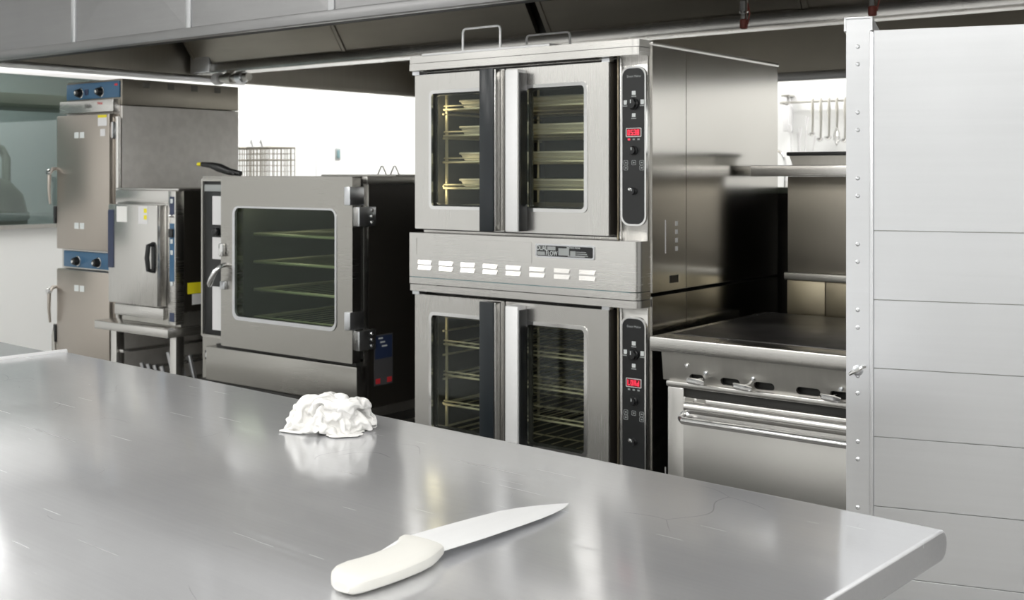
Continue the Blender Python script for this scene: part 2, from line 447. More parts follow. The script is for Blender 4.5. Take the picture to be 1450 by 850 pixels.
# fire-suppression nozzles
def nozzle(x, y, zt, label):
    t = thing('fire_nozzle', label, 'nozzle', (x, y, zt), group='fire nozzles under the hood')
    MB().tube([(x, y, 2.72), (x, y, zt+.14), (x+.004, y, zt+.09)], .009, 10).build('drop_pipe', M_CHROME, t)
    MB().lathe([(.012, .10), (.016, .095), (.016, .06), (.012, .055), (.012, .03)], (x+.004, y, zt), 'z', 14).build('nozzle_body', M_CHROME, t)
    MB().lathe([(.011, .034), (.014, .03), (.014, .004), (.009, 0)], (x+.004, y, zt), 'z', 14).build('cap', M_COPPER, t)
    MB().tube([(x+.018, y, zt+.09), (x+.026, y, zt+.05), (x+.018, y, zt+.015)], .003, 8).build('cap_strap', M_COPPER, t)
nozzle(.116, .5, 1.922, 'chrome fire nozzle with red cap hanging left of the tall rack')
nozzle(.569, .5, 1.928, 'chrome fire nozzle hanging just above the post of the tall rack')

# ------------------------------------------------------------------ double convection oven
OV = thing('double_convection_oven', 'two-deck stainless convection oven with french doors and black control panels', 'oven', (-.49, .5, 0))
OX0, OX1, OY, OYB = -.985, 0.0, .08, 1.02
DZ = -.812
SEGS = {'0': 'abcdef', '1': 'bc', '2': 'abged', '3': 'abgcd', '4': 'fgbc', '5': 'afgcd', '6': 'afgedc', '7': 'abc', '8': 'abcdefg', '9': 'abcdfg', 'L': 'fed', 'O': 'abcdef', 'A': 'abcefg', 'd': 'bcdeg'}
def seven_seg(ch, x, y, z, w, h, t):
    m = MB()
    P = {'a': (x, x+w, z+h-t, z+h), 'g': (x, x+w, z+h/2-t/2, z+h/2+t/2), 'd': (x, x+w, z, z+t),
         'f': (x, x+t, z+h/2, z+h), 'b': (x+w-t, x+w, z+h/2, z+h), 'e': (x, x+t, z, z+h/2), 'c': (x+w-t, x+w, z, z+h/2)}
    for c in SEGS[ch]:
        x0, x1, z0, z1 = P[c]; m.box(x0, x1, y-.0006, y, z0, z1)
    return m
def deck(dz, upper, word):
    lvl = 'upper' if upper else 'lower'
    # outer shell, hollow, open to the front
    zt, zb = 1.835+dz, 1.035+dz
    cx0, cx1, cy1, cz0, cz1 = -.955, -.135, .80, 1.235+dz, 1.785+dz
    m = MB()
    m.box(OX0, cx0-.005, OY, OYB, zb, zt); m.box(cx1+.005, OX1, OY, OYB, zb, zt)
    m.box(cx0-.005, cx1+.005, OY, OYB, zb, cz0-.005); m.box(cx0-.005, cx1+.005, OY, OYB, cz1+.005, zt)
    m.box(cx0-.005, cx1+.005, cy1+.005, OYB, cz0-.005, cz1+.005)
    m.build('body', M_STV, OV)
    box('side_panel', M_STSIDE, OV, OX1, OX1+.004, OY+.004, .303, zb+.002, zt)
    box('side_panel', M_STSIDE, OV, OX1, OX1+.004, .307, OYB, zb+.002, zt)
    m = MB()
    m.add([(cx0, OY, cz0), (cx1, OY, cz0), (cx1, cy1, cz0), (cx0, cy1, cz0), (cx0, OY, cz1), (cx1, OY, cz1), (cx1, cy1, cz1), (cx0, cy1, cz1)],
          [(0,1,2,3), (4,7,6,5), (1,5,6,2), (2,6,7,3), (3,7,4,0)])
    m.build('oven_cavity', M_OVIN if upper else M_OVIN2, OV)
    # gasket frame around the opening
    MB().ring((OX0, -.125, 1.212+dz, 1.80+dz), (cx0+.005, cx1-.005, cz0+.005, cz1-.005), OY-.006, OY, .002, .01).build('gasket_frame', M_BLACKM, OV)
    # rack guides and racks
    for x in (cx0+.03, cx1-.03):
        m = MB()
        for y in (.14, .72): m.cyl((x, y, cz0), (x, y, cz1), .006, n=8)
        for k in range(6): m.cyl((x, .12, cz0+.05+k*.09), (x, .74, cz0+.05+k*.09), .004, n=8)
        m.build('rack_guide', M_RACKW, OV)
    zs = [cz0+.035+k*.098 for k in range(5)] if upper else [cz0+.03, cz0+.135, cz0+.245, cz0+.36, cz0+.465]
    for z in zs:
        m = MB()
        x0, x1, y0, y1 = cx0+.03, cx1-.03, .125, .74
        m.tube([(x0, y0, z), (x1, y0, z), (x1, y1, z), (x0, y1, z)], .0042, 8, True)
        m.tube([(x0, y0, z+.014), (x1, y0, z+.014)], .003, 6)
        for k in range(1, 14):
            x = x0+(x1-x0)*k/14; m.cyl((x, y0, z), (x, y1, z), .002, n=5)
        for k in (1, 2): m.cyl((x0, y0+(y1-y0)*k/3, z-.004), (x1, y0+(y1-y0)*k/3, z-.004), .003, n=6)
        m.build('wire_rack', M_RACKW, OV)
    if upper:
        ords = ['lowest', 'second lowest', 'middle', 'second highest', 'topmost']
        for k, z in enumerate(zs):
            t = thing('sheet_pan', '%s of five shallow aluminium sheet pans inside the upper oven' % ords[k], 'pan', (-.545, .43, z+.006), group='sheet pans in the upper oven')
            x0, x1, y0, y1, zz, hh = -.875, -.215, .16, .70, z+.006, .026
            m = MB(); a = .012
            m.add([(x0+a,y0+a,zz),(x1-a,y0+a,zz),(x1-a,y1-a,zz),(x0+a,y1-a,zz),(x0,y0,zz+hh),(x1,y0,zz+hh),(x1,y1,zz+hh),(x0,y1,zz+hh),
                   (x0+a+.002,y0+a+.002,zz+.002),(x1-a-.002,y0+a+.002,zz+.002),(x1-a-.002,y1-a-.002,zz+.002),(x0+a+.002,y1-a-.002,zz+.002),
                   (x0+.003,y0+.003,zz+hh),(x1-.003,y0+.003,zz+hh),(x1-.003,y1-.003,zz+hh),(x0+.003,y1-.003,zz+hh)],
                  [(0,3,2,1),(0,1,5,4),(1,2,6,5),(2,3,7,6),(3,0,4,7),(8,9,10,11),(8,12,13,9),(9,13,14,10),(10,14,15,11),(11,15,12,8),(4,5,13,12),(5,6,14,13),(6,7,15,14),(7,4,12,15)])
            m.build('pan_body', M_PAN, t, smooth=False)
            MB().tube([(x0, y0, zz+hh), (x1, y0, zz+hh), (x1, y1, zz+hh), (x0, y1, zz+hh)], .0045, 8, True).build('rolled_rim', M_PAN, t)
    # oven lamps in the side walls
    for lx in (cx0+.02, cx1-.02):
        for lz in (cz0+.13, cz0+.42):
            d = bpy.data.lights.new('oven_lamp', 'POINT'); d.energy = .9 if upper else .14; d.color = (1, .84, .56); d.shadow_soft_size = .06
            o = bpy.data.objects.new('oven_lamp', d); COL.objects.link(o); o.parent = OV
            o.location = Vector((lx, .10, lz)) - BASE[OV.name]
    # doors
    for side in ('left', 'right'):
        if side == 'left': x0, x1, w0, w1 = OX0, -.562, -.907, -.655
        else: x0, x1, w0, w1 = -.556, -.129, -.467, -.218
        z0, z1, g0, g1 = 1.219+dz, 1.788+dz, 1.298+dz, 1.722+dz
        D = MB().ring((x0, x1, z0, z1), (w0, w1, g0, g1), .03, OY-.008, .004, .016).build('door', M_STV, OV)
        MB().ring((w0-.006, w1+.006, g0-.006, g1+.006), (w0+.006, w1-.006, g0+.006, g1-.006), .026, .036, .02, .014).build('window_trim', M_CHROME, D)
        box('door_glass', M_GLASS, D, w0, w1, .040, .046, g0, g1)
        MB().ring((w0-.004, w1+.004, g0-.004, g1+.004), (w0+.012, w1-.012, g0+.012, g1-.012), .046, .056, .01, .012).build('glass_seal', M_BLACKM, D)
        if side == 'left':
            box('handle', M_STV, D, -.632, -.568, -.014, .03, z0+.004, z1-.002, .003)
            box('handle_strip', M_NAVY, D, -.634, -.572, -.022, -.0135, z0+.002, z1, .003)
            box('hinge', M_ZINC, D, x0-.004, x0+.03, .02, .06, z1, z1+.012)
        else:
            box('handle', M_BLADE, D, -.521, -.466, -.020, .03, z0+.004, z1-.008, .004)  # steel highlight put in as a paler metal on this handle
            box('handle_strip', M_BLACK, D, -.4665, -.461, -.012, .03, z0+.006, z1-.02, .001)  # black strip draws the shaded side of this handle
            box('hinge', M_ZINC, D, x1-.03, x1, .035, .06, z1, z1+.012)
            box('door_edge', M_BLACKM, D, x1, x1+.003, .034, OY-.01, z0+.002, z1-.002)  # dark reflection on the door's side, put in as a black strip
    # trims between door and control column
    box('column_trim', M_BRASS, OV, -.1185, -.1115, .062, OY+.005, 1.205+dz, 1.80+dz, .003)
    box('column_trim', M_STV, OV, -.1085, -.098, .060, OY+.005, 1.205+dz, 1.80+dz, .004)
    # control column and panel
    box('control_column', M_STV, OV, -.098, OX1, .062, OY, 1.203+dz, 1.805+dz, .003)
    pz0, pz1 = 1.258+dz, 1.765+dz
    p = MB()
    out = rrect(-.092, -.006, pz0, pz1, .028, 6)
    p.prism(out, 'y', .056, .064)
    CP = p.build('control_panel', M_BLACK, OV)
    MB().ring((-.097, -.001, pz0-.005, pz1+.005), (-.091, -.007, pz0+.001, pz1-.001), .053, .062, .032, .027, 6).build('panel_trim', M_CHROME, CP)
    cxp = -.049; yf = .056
    def knob(z, r, dep, mat=M_BLACK):
        k = MB().lathe([(r, 0), (r, -dep*.3), (r*.82, -dep*.45), (r*.78, -dep), (r*.6, -dep*1.02)], (cxp, yf, z), 'y', 20).build('knob', mat, CP)
        MB().box(cxp-.0012, cxp+.0012, yf-dep*1.06, yf-dep, z+r*.1, z+r*.7).build('pointer', M_LIGHTP, CP)
        return k
    knob(1.648+dz, .019, .020); knob(1.497+dz, .015, .016); knob(1.365+dz, .012, .014)
    MB().lathe([(.006, 0), (.006, -.004), (.004, -.006)], (cxp-.006, yf-.014, 1.372+dz), 'y', 12).build('knob_cap', M_CHROME, CP)
    for (dx, dzz, w, h) in ((0, .036, .014, .013), (0, -.036, .013, .012), (-.032, .006, .012, .014), (.032, .006, .013, .015)):
        box('mode_icon', M_LIGHTP, CP, cxp+dx-w/2, cxp+dx+w/2, yf-.0008, yf, 1.648+dz+dzz-h/2, 1.648+dz+dzz+h/2)
        box('icon_caption', M_GREYP, CP, cxp+dx-.009, cxp+dx+.009, yf-.0008, yf, 1.648+dz+dzz-h/2-.006, 1.648+dz+dzz-h/2-.003)
    lettering('brand_lettering', 'Event Maker', M_GREYP, CP, .0105, (cxp+.001, yf-.0006, 1.738+dz))
    # display
    dzc = 1.556+dz
    ds = box('display', M_LEDBG, CP, cxp-.027, cxp+.027, yf-.0014, yf, dzc-.0125, dzc+.0125)
    for k, ch in enumerate(word):
        seven_seg(ch, cxp-.0225+k*.0116, yf-.0014, dzc-.0085, .0082, .017, .0022).build('display_digit', M_LED, CP)
    MB().ring((cxp-.029, cxp+.029, dzc-.0145, dzc+.0145), (cxp-.027, cxp+.027, dzc-.0125, dzc+.0125), yf-.002, yf, .002, .001, 2).build('display_bezel', M_LIGHTP, CP)
    for k, x in enumerate((-.018, 0, .018)):
        box('indicator', M_LED if (k == 0 and upper) else M_GREYP, CP, cxp+x-.004, cxp+x+.004, yf-.0008, yf, 1.531+dz, 1.536+dz)
    for (x, z) in ((-.030, 1.458), (-.030, 1.441), (0, 1.458), (.030, 1.458), (.030, 1.441)):
        b_ = MB().ring((cxp+x-.008, cxp+x+.008, z+dz-.0075, z+dz+.0075), (cxp+x-.0068, cxp+x+.0068, z+dz-.0063, z+dz+.0063), yf-.001, yf, .002, .0015, 2).build('key_button', M_GREYP, CP)
        box('key_symbol', M_GREYP, CP, cxp+x-.003, cxp+x+.003, yf-.0008, yf, z+dz-.002, z+dz+.002)
    # skirt below the doors, with louvres
    s0, s1 = .991+dz, 1.205+dz
    poly = [(OX0, 0), (-.028, 0), (-.014, .004), (-.004, .014), (0, .028), (0, OY), (OX0, OY)]
    m = MB().prism(poly, 'z', 1.044+dz, s1)
    SK = m.build('skirt', M_STH, OV)
    MB().prism(poly, 'z', 1.018+dz, 1.041+dz).build('skirt_band', M_STH, OV)
    MB().prism([(x*1.0, y+.004) for x, y in poly], 'z', s0, 1.015+dz).build('skirt_band', M_STH, OV)
    box('seam_line', M_TEAL, OV, OX0+.002, -.03, .002, OY, 1.0405+dz, 1.0445+dz)
    # stepped field pressed into the skirt
    MB().ring((-.955, -.42, 1.118+dz, 1.192+dz), (-.949, -.426, 1.124+dz, 1.186+dz), -.0018, .001, .004, .003).build('pressed_rim', M_STH, SK)
    first = None
    for k in range(8):
        xc = -.908 + k*(.716/7)
        for zc in (1.099, 1.079):
            if first is None:
                w, h, dep = .033, .014, .0055
                m = MB().add([(-w, 0, h/2), (w, 0, h/2), (w*.92, -dep, -h/2), (-w*.92, -dep, -h/2), (-w, 0, -h/2), (w, 0, -h/2)],
                             [(0,1,2,3), (3,2,5,4), (0,3,4), (1,5,2), (0,4,5,1)])
                first = m.build('louvre', M_STH, None, smooth=False); first.parent = OV
                first.location = Vector((xc, 0, zc+dz)) - BASE[OV.name]
            else:
                clone(first, OV, Vector((xc, 0, zc+dz)) - BASE[OV.name])
    # side details
    box('vent_slot', M_OFFW, OV, OX1+.003, OX1+.0055, .165, .168, 1.16+dz, 1.27+dz)
    for k in range(4): box('vent_dash', M_OFFW, OV, OX1+.003, OX1+.0055, .232, .246, 1.165+dz+k*.028, 1.180+dz+k*.028)
deck(0, True, '0538')
deck(DZ, False, 'LOAd')
# top cap of the upper deck
poly = [(OX0, 0), (-.026, 0), (-.012, .004), (-.003, .013), (0, .028), (0, OY), (OX0, OY)]
MB().prism(poly, 'z', 1.802, 1.827).build('top_cap', M_STH, OV)
MB().prism([(x, y+.002) for x, y in poly], 'z', 1.829, 1.852).build('top_cap', M_STH, OV)
box('top_cover', M_STV, OV, OX0, OX1+.008, OY, OYB+.006, 1.835, 1.850, .003)
box('base_plate', M_STH, OV, OX0, OX1, OY, OYB, .19, .235)
box('rating_label', M_BLACKM, OV, OX1+.004, OX1+.0055, .195, .25, 1.06, 1.085)
for x in (-.93, -.055):
    for y in (.14, .95):
        MB().lathe([(.03, 0), (.03, .02), (.022, .03), (.022, .19)], (x, y, 0), 'z', 14).build('leg', M_STH, OV)
# name plate on the skirt
NP = box('name_plate', M_BLACK, OV, -.399, -.164, -.004, 0, 1.142, 1.184, .0015, 1)
MB().ring((-.401, -.162, 1.140, 1.186), (-.396, -.167, 1.145, 1.181), -.0052, 0, .006, .005).build('plate_rim', M_ALU, NP)
lettering('plate_lettering', 'DUAL', M_LIGHTP, NP, .0235, (-.374, -.0045, 1.1715), squeeze=.72)
lettering('plate_lettering', 'FLOW', M_LIGHTP, NP, .0235, (-.334, -.0045, 1.1545), squeeze=.72)
for q in ((-.352, -.318, 1.166, 1.178), (-.394, -.362, 1.148, 1.160), (-.306, -.262, 1.150, 1.174), (-.258, -.236, 1.150, 1.166), (-.268, -.20, 1.147, 1.150)):
    box('plate_block', M_GREYP, NP, q[0], q[1], -.0046, -.004, q[2], q[3])
for k in range(3): box('plate_line', M_GREYP, NP, -.234, -.195+.004*k, -.0046, -.004, 1.162-k*.006, 1.1645-k*.006)
lettering('plate_lettering', 'INSTRUCTIONS', M_LIGHTP, NP, .0085, (-.245, -.0045, 1.1765), squeeze=.9)

# wire tray with two upright handles on top of the oven
TR = thing('wire_tray', 'flat chrome wire tray with upright loop handles lying on top of the oven', 'tray', (-.62, .2, 1.8525))
z = 1.8585
m = MB(); m.tube([(-.935, .02, z), (-.36, .02, z), (-.36, .42, z), (-.935, .42, z)], .006, 10, True); m.build('rim', M_BLADE, TR)
m = MB()
for k in range(1, 20): m.cyl((-.935+.575*k/20, .02, z), (-.935+.575*k/20, .42, z), .0018, n=6)
m.build('wires', M_CHROME, TR)
def loop(x0, x1, y, h):
    r = .012
    p = [(x0, y, z), (x0, y, z+h-r), (x0+r*.3, y, z+h-r*.3), (x0+r, y, z+h), (x1-r, y, z+h), (x1-r*.3, y, z+h-r*.3), (x1, y, z+h-r), (x1, y, z)]
    MB().tube(p, .0042, 10).build('handle', M_BLADE, TR)
loop(-.745, -.574, .022, .082)
loop(-.70, -.50, .34, .085)

# ------------------------------------------------------------------ combi oven
CB = thing('combi_oven', 'wide stainless combi oven with one large dark glass door', 'oven', (-1.785, .5, 0))
BX0, BX1, BY, BYB, BZ0, BZ1 = -2.286, -1.285, .06, .96, .50, 1.412
m = MB()
c0, c1, k0, k1 = -2.06, -1.33, .72, 1.36
m.box(BX0, c0, BY, BYB, BZ0, BZ1); m.box(c1, BX1-.004, BY, BYB, BZ0, BZ1-.03)
m.box(c0, c1, BY, BYB, BZ0, k0); m.box(c0, c1, BY, BYB, k1, BZ1); m.box(c0, c1, .78, BYB, k0, k1)
m.build('body', M_COMBI, CB)
box('side_panel', M_BLACKM, CB, BX1-.004, BX1, BY+.03, BYB, BZ0, BZ1-.03)  # dark reflection of the gap beside it put into the black colour
box('side_top_edge', M_STDULL, CB, BX1-.03, BX1+.002, BY+.02, BYB, BZ1-.03, BZ1, .003)
box('front_post', M_STV, CB, BX1-.02, BX1, BY, BY+.03, BZ0, BZ1-.03, .003)
MB().ring((c0-.03, c1+.03, k0-.03, k1+.03), (c0, c1, k0, k1), BY-.012, BY, .02, .03).build('door_gasket', M_BLACKM, CB)
m = MB()
m.add([(c0+.002, BY, k0+.002), (c1-.002, BY, k0+.002), (c1-.002, .77, k0+.002), (c0+.002, .77, k0+.002), (c0+.002, BY, k1-.002), (c1-.002, BY, k1-.002), (c1-.002, .77, k1-.002), (c0+.002, .77, k1-.002)],
      [(0,1,2,3), (4,7,6,5), (1,5,6,2), (2,6,7,3), (3,7,4,0)])
m.build('oven_cavity', M_OVIN, CB)
for z in (.80, .92, 1.04, 1.16):
    m = MB(); m.tube([(c0+.03, .14, z), (c1-.03, .14, z), (c1-.03, .70, z), (c0+.03, .70, z)], .007, 8, True)
    for k in range(1, 12): m.cyl((c0+.03+(c1-c0-.06)*k/12, .14, z), (c0+.03+(c1-c0-.06)*k/12, .70, z), .002, n=5)
    m.build('wire_rack', M_RACKW, CB)
for lx, ly, lz in ((-1.40, .12, 1.31), (-1.98, .12, 1.31), (-1.70, .70, 1.30)):
    d = bpy.data.lights.new('oven_lamp', 'POINT'); d.energy = .8; d.color = (1, .95, .82); d.shadow_soft_size = .08
    o = bpy.data.objects.new('oven_lamp', d); COL.objects.link(o); o.parent = CB; o.location = Vector((lx, ly, lz)) - BASE[CB.name]
# door
w0, w1, g0, g1 = -1.99, -1.375, .817, 1.283
CD = MB().ring((-2.082, -1.285, .688, 1.410), (w0, w1, g0, g1), 0, .045, .004, .028).build('door', M_COMBI, CB)
MB().ring((w0-.012, w1+.004, g0-.012, g1+.003), (w0+.004, w1-.004, g0+.004, g1-.004), -.004, .008, .034, .026).build('window_trim', M_ALU, CD)
box('door_glass', M_GLASSD, CD, w0-.01, w1+.01, .012, .018, g0-.01, g1+.01)
box('door_edge', M_DARK, CD, -1.30, -1.2865, .045, .058, .70, 1.40)
# lever handle, set on the left edge of the door
HB = box('handle_base', M_CHROME, CD, -2.078, -2.050, -.018, 0, 1.07, 1.125, .005)
pts = [(-2.052, 0, 1.035), (-2.052, -.025, 1.03), (-2.062, -.045, 1.01), (-2.078, -.052, .98), (-2.092, -.052, .955), (-2.098, -.048, .945)]
MB().tube(pts, [.010, .010, .012, .013, .012, .008], 12).build('handle', M_CHROME, CD)
box('latch', M_ZINC, CD, -2.072, -2.04, -.016, 0, .93, .965, .004)
# hinges: door half and body half
for z0, z1 in ((1.300, 1.372), (.818, .888)):
    box('hinge', M_ZINC, CD, -1.315, -1.282, -.016, .062, z0, z1, .003)
    hz0, hz1 = z0-.082, z0-.006
    h = box('hinge', M_ZINC, CB, BX1-.006, BX1+.018, .02, .112, hz0, hz1, .003)
    for k in range(3): MB().lathe([(.007, 0), (.007, .003), (.004, .005)], (BX1+.018, .09, hz0+.014+.024*k), 'x', 10).build('hinge_screw', M_CHROME, h)
# control strip on the left
CS = box('control_strip', M_BLACK, CB, -2.268, -2.075, BY-.006, BY, .715, 1.392, .003)
MB().ring((-2.276, -2.068, .707, 1.40), (-2.266, -2.077, .717, 1.39), BY-.016, BY, .006, .004).build('strip_frame', M_STDULL, CS)
box('strip_header', M_GREYP, CS, -2.262, -2.08, BY-.010, BY-.006, 1.345, 1.375, .002)
box('instruction_card', M_OFFW, CS, -2.205, -2.085, BY-.010, BY-.006, 1.20, 1.325)
box('instruction_card', M_OFFW, CS, -2.205, -2.085, BY-.010, BY-.006, 1.05, 1.145)
box('instruction_card', M_OFFW, CS, -2.205, -2.085, BY-.010, BY-.006, .74, .93)
MB().lathe([(.018, 0), (.018, -.014), (.012, -.018)], (-2.175, BY-.01, 1.17), 'y', 14).build('knob', M_BLACK, CS)
# lower front panel
box('lower_panel', M_COMBI, CB, -2.185, -1.262, 0, BY, .532, .676, .003)
box('lower_panel_gap', M_DARK, CB, -2.14, -1.285, .02, BY, .676, .688)
sw = box('rocker_switch', M_BLACK, CB, -2.262, -2.225, BY-.008, BY, .605, .645, .002)
box('switch_key', M_OFFW, sw, -2.252, -2.237, BY-.012, BY-.008, .615, .635, .001)
box('drip_rail', M_DARK, CB, -2.25, -1.27, .01, BY, .506, .528)
# data plate on the right side
DP = box('data_plate', M_PLATE, CB, BX1, BX1+.002, .118, .222, .585, .785)
box('plate_field', M_BLUED, DP, BX1+.002, BX1+.0026, .122, .218, .69, .78)
for k in range(3): box('plate_line', M_LIGHTP, DP, BX1+.0026, BX1+.0032, .14+.01*k, .165+.012*k, .768-.016*k, .774-.016*k)
for y in (.125, .19): box('plate_mark', M_RED, DP, BX1+.002, BX1+.0026, y, y+.026, .592, .612)
# stand
ST = thing('oven_stand', 'stainless leg stand with tray slides under the combi oven', 'stand', (-1.785, .5, 0))
box('frame_top', M_STDULL, ST, BX0+.01, BX1-.01, .10, .94, .46, .499)
for x in (BX0+.04, BX1-.06):
    for y in (.13, .90): box('leg', M_STDULL, ST, x, x+.04, y-.02, y+.02, 0, .46)
for k in range(4):
    for x in (BX0+.08, BX1-.065): box('tray_slide', M_STDULL, ST, x, x+.02, .15, .88, .14+k*.085, .15+k*.085)
box('undershelf', M_STDULL, ST, BX0+.045, BX1-.06, .12, .91, .08, .095)
# spray gun lying on the combi
SG = thing('spray_gun', 'black rinse spray gun with yellow tip lying on the combi oven', 'spray gun', (-2.2, .16, 1.412))
y = .14
MB().tube([(-2.16, y+.03, 1.423), (-2.22, y+.015, 1.432), (-2.28, y+.005, 1.450), (-2.33, y, 1.461), (-2.395, y, 1.466)], [.011, .016, .020, .014, .011], 12).build('grip', M_BLACK, SG)
MB().tube([(-2.395, y, 1.466), (-2.425, y, 1.4665)], [.009, .008], 12).build('tip', M_YEL, SG)
MB().tube([(-2.27, y+.03, 1.45), (-2.235, y+.02, 1.444), (-2.20, y+.01, 1.43), (-2.18, y+.012, 1.42)], .006, 8).build('trigger', M_BLACK, SG)
# grill grid with two pointed wire handles standing on the combi
GG = thing('grill_grid', 'wire grill grid with two pointed handles lying on the combi oven', 'grid', (-1.58, .5, 1.412))
z = 1.416
m = MB(); m.tube([(-1.80, .32, z), (-1.36, .32, z), (-1.36, .68, z), (-1.80, .68, z)], .0035, 8, True)
for k in range(1, 12): m.cyl((-1.80+.44*k/12, .32, z), (-1.80+.44*k/12, .68, z), .0016, n=5)
m.build('grid', M_STDULL, GG)
for x in (-1.613, -1.537):
    MB().tube([(x-.027, .5, z), (x-.004, .5, 1.456), (x+.004, .5, 1.456), (x+.027, .5, z)], .003, 8).build('handle', M_STDULL, GG)

# ------------------------------------------------------------------ steamer on a stand
SM = thing('steamer', 'compact stainless boilerless steamer with black pull handle and blue switch strip', 'steamer', (-2.66, .3, .735))
sx0, sx1, sy0, sy1 = -2.89, -2.415, .012, .62
box('body', M_STV, SM, sx0, sx1-.004, sy0+.02, sy1, .79, 1.35, .004)
box('side_panel', M_BLACKM, SM, sx1-.004, sx1, sy0+.045, sy1, .80, 1.345)
box('top_trim', M_STH, SM, sx0-.004, sx1+.004, sy0+.012, sy1, 1.348, 1.356, .002)
box('head_panel', M_STH, SM, sx0, sx1-.055, sy0+.008, sy0+.02, 1.288, 1.346, .002)
SD = box('door', M_STV, SM, sx0+.004, -2.505, -.022, sy0+.018, .822, 1.282, .005)
HD = MB().tube([(-2.53, -.022, .985), (-2.53, -.05, .99), (-2.532, -.056, 1.045), (-2.53, -.05, 1.10), (-2.53, -.022, 1.105)], .011, 10).build('handle', M_BLACK, SD)
box('handle_plate', M_BLACK, SD, -2.545, -2.517, -.026, -.021, .975, 1.115, .002)
box('notice', M_WHITE, SD, -2.815, -2.735, -.0235, -.022, 1.20, 1.272)
box('notice', M_OFFW, SD, -2.645, -2.575, -.0235, -.022, 1.195, 1.275)
for k in range(2): box('notice_mark', M_YEL, SD, -2.602, -2.58, -.0243, -.0235, 1.215+.03*k, 1.235+.03*k)
box('gauge_strip', M_BLUED, SD, sx0+.006, sx0+.048, -.0245, -.022, .985, 1.255)
box('drip_panel', M_STH, SM, sx0+.01, -2.50, sy0-.006, sy0+.02, .762, .815, .004)
SS = box('switch_strip', M_STH, SM, -2.468, sx1, sy0-.002, sy0+.045, .745, 1.346, .003)
for z0, z1, mt in ((1.24, 1.32, M_BLUED), (.94, 1.20, M_BLUE), (.76, .80, M_BLUED)):
    box('blue_field', mt, SS, -2.455, -2.422, sy0-.0035, sy0-.002, z0, z1)
for z in (1.29, 1.11, 1.06, .92): box('indicator', M_LIGHTP, SS, -2.447, -2.43, sy0-.006, sy0-.0035, z, z+.02, .002)
box('rocker_switch', M_BLACK, SS, -2.456, -2.424, sy0-.012, sy0-.002, 1.138, 1.176, .003)
MB().lathe([(.008, 0), (.008, -.012), (.005, -.015)], (-2.44, sy0-.003, 1.235), 'y', 12).build('lamp_cap', M_CHROME, SS)
box('caution_label', M_YEL, SM, sx1, sx1+.0015, .075, .19, .88, .93)
box('rating_label', M_OFFW, SM, sx1, sx1+.0015, .10, .19, .83, .878)
box('base', M_STDULL, SM, sx0+.02, sx1-.003, sy0+.03, sy1-.02, .735, .795)
SN = thing('equipment_stand', 'low stainless stand with tray slides carrying the small steamer', 'stand', (-2.68, .3, 0))
box('stand_top', M_STH, SN, -2.965, -2.395, -.045, .66, .694, .733, .004)
for x in (-2.93, -2.47):
    for y in (.02, .60): box('leg', M_STV, SN, x, x+.045, y, y+.045, 0, .694, .003)
for k in range(5):
    for x in (-2.875, -2.475): box('tray_slide', M_STV, SN, x, x+.03, .03, .62, .20+k*.095, .214+k*.095, .002)
box('undershelf', M_STDULL, SN, -2.93, -2.43, .03, .63, .10, .12)
# slanted wire rack stored in the stand
LR = thing('leaning_rack', 'bright slanted wire rack leaning in the stand below the steamer', 'rack', (-2.66, .2, .12))
first = None
for k in range(8):
    x = -2.80+k*.052
    top = .60 if k in (4, 5, 7) else .53
    MB().cyl((x, .10, top), (x+.065, .16, .2), .011, n=10).build('rod', M_ALU, LR)
MB().cyl((-2.80, .135, .30), (-2.40, .135, .30), .006, n=8).build('crossbar', M_ALU, LR)
MB().cyl((-2.80, .155, .20), (-2.38, .155, .20), .006, n=8).build('crossbar', M_ALU, LR)
for x in (-2.79, -2.40): box('foot', M_ALU, LR, x, x+.012, .15, .165, .12, .205)

# ------------------------------------------------------------------ stacked holding cabinet
HC = thing('holding_cabinet', 'tall two-door stainless holding cabinet with blue control panels and knobs', 'cabinet', (-3.24, .48, 0))
hx0, hx1, hy0, hy1 = -3.48, -2.995, .125, .83
box('body', M_QUILT, HC, hx0, hx1, hy0, hy1, .12, 1.755, .004)
box('top_module', M_BACKG, HC, hx0+.002, hx1, hy0, hy1, 1.758, 1.885, .004)
for y in (.26, .404, .546, .692): box('vent_hole', M_OVIN, HC, hx1-.004, hx1+.0015, y-.02, y+.02, 1.845, 1.875)
def blue(z0, z1, x0, y):
    p = box('control_panel', M_BLUE, HC, x0, -3.008, y-.008, y, z0, z1, .002)
    for x in (x0+.13, x0+.31):
        MB().lathe([(.022, 0), (.022, -.012), (.016, -.03), (.012, -.032)], (x, y-.008, (z0+z1)/2-.008), 'y', 18).build('knob', M_BLACK, p)
        MB().lathe([(.026, 0), (.026, -.004), (.02, -.006)], (x, y-.008, (z0+z1)/2-.008), 'y', 18).build('knob_ring', M_CHROME, p)
        MB().lathe([(.008, 0), (.008, -.003), (.004, -.004)], (x, y-.040, (z0+z1)/2-.008), 'y', 12).build('knob_cap', M_CHROME, p)
    return p
p = blue(1.795, 1.875, -3.468, hy0)
box('dial', M_BLUED, p, -3.30, -3.27, hy0-.012, hy0-.008, 1.815, 1.845, .002)
box('red_mark', M_RED, p, -3.045, -3.02, hy0-.0095, hy0-.008, 1.852, 1.862)
box('header', M_STH, HC, hx0, -3.01, .085, hy0, 1.725, 1.786, .004)
lettering('header_lettering', 'Halo', M_BLACKM, HC, .03, (-3.22, .0845, 1.757))
lettering('header_lettering', 'Heat', M_RED, HC, .022, (-3.12, .0845, 1.768))
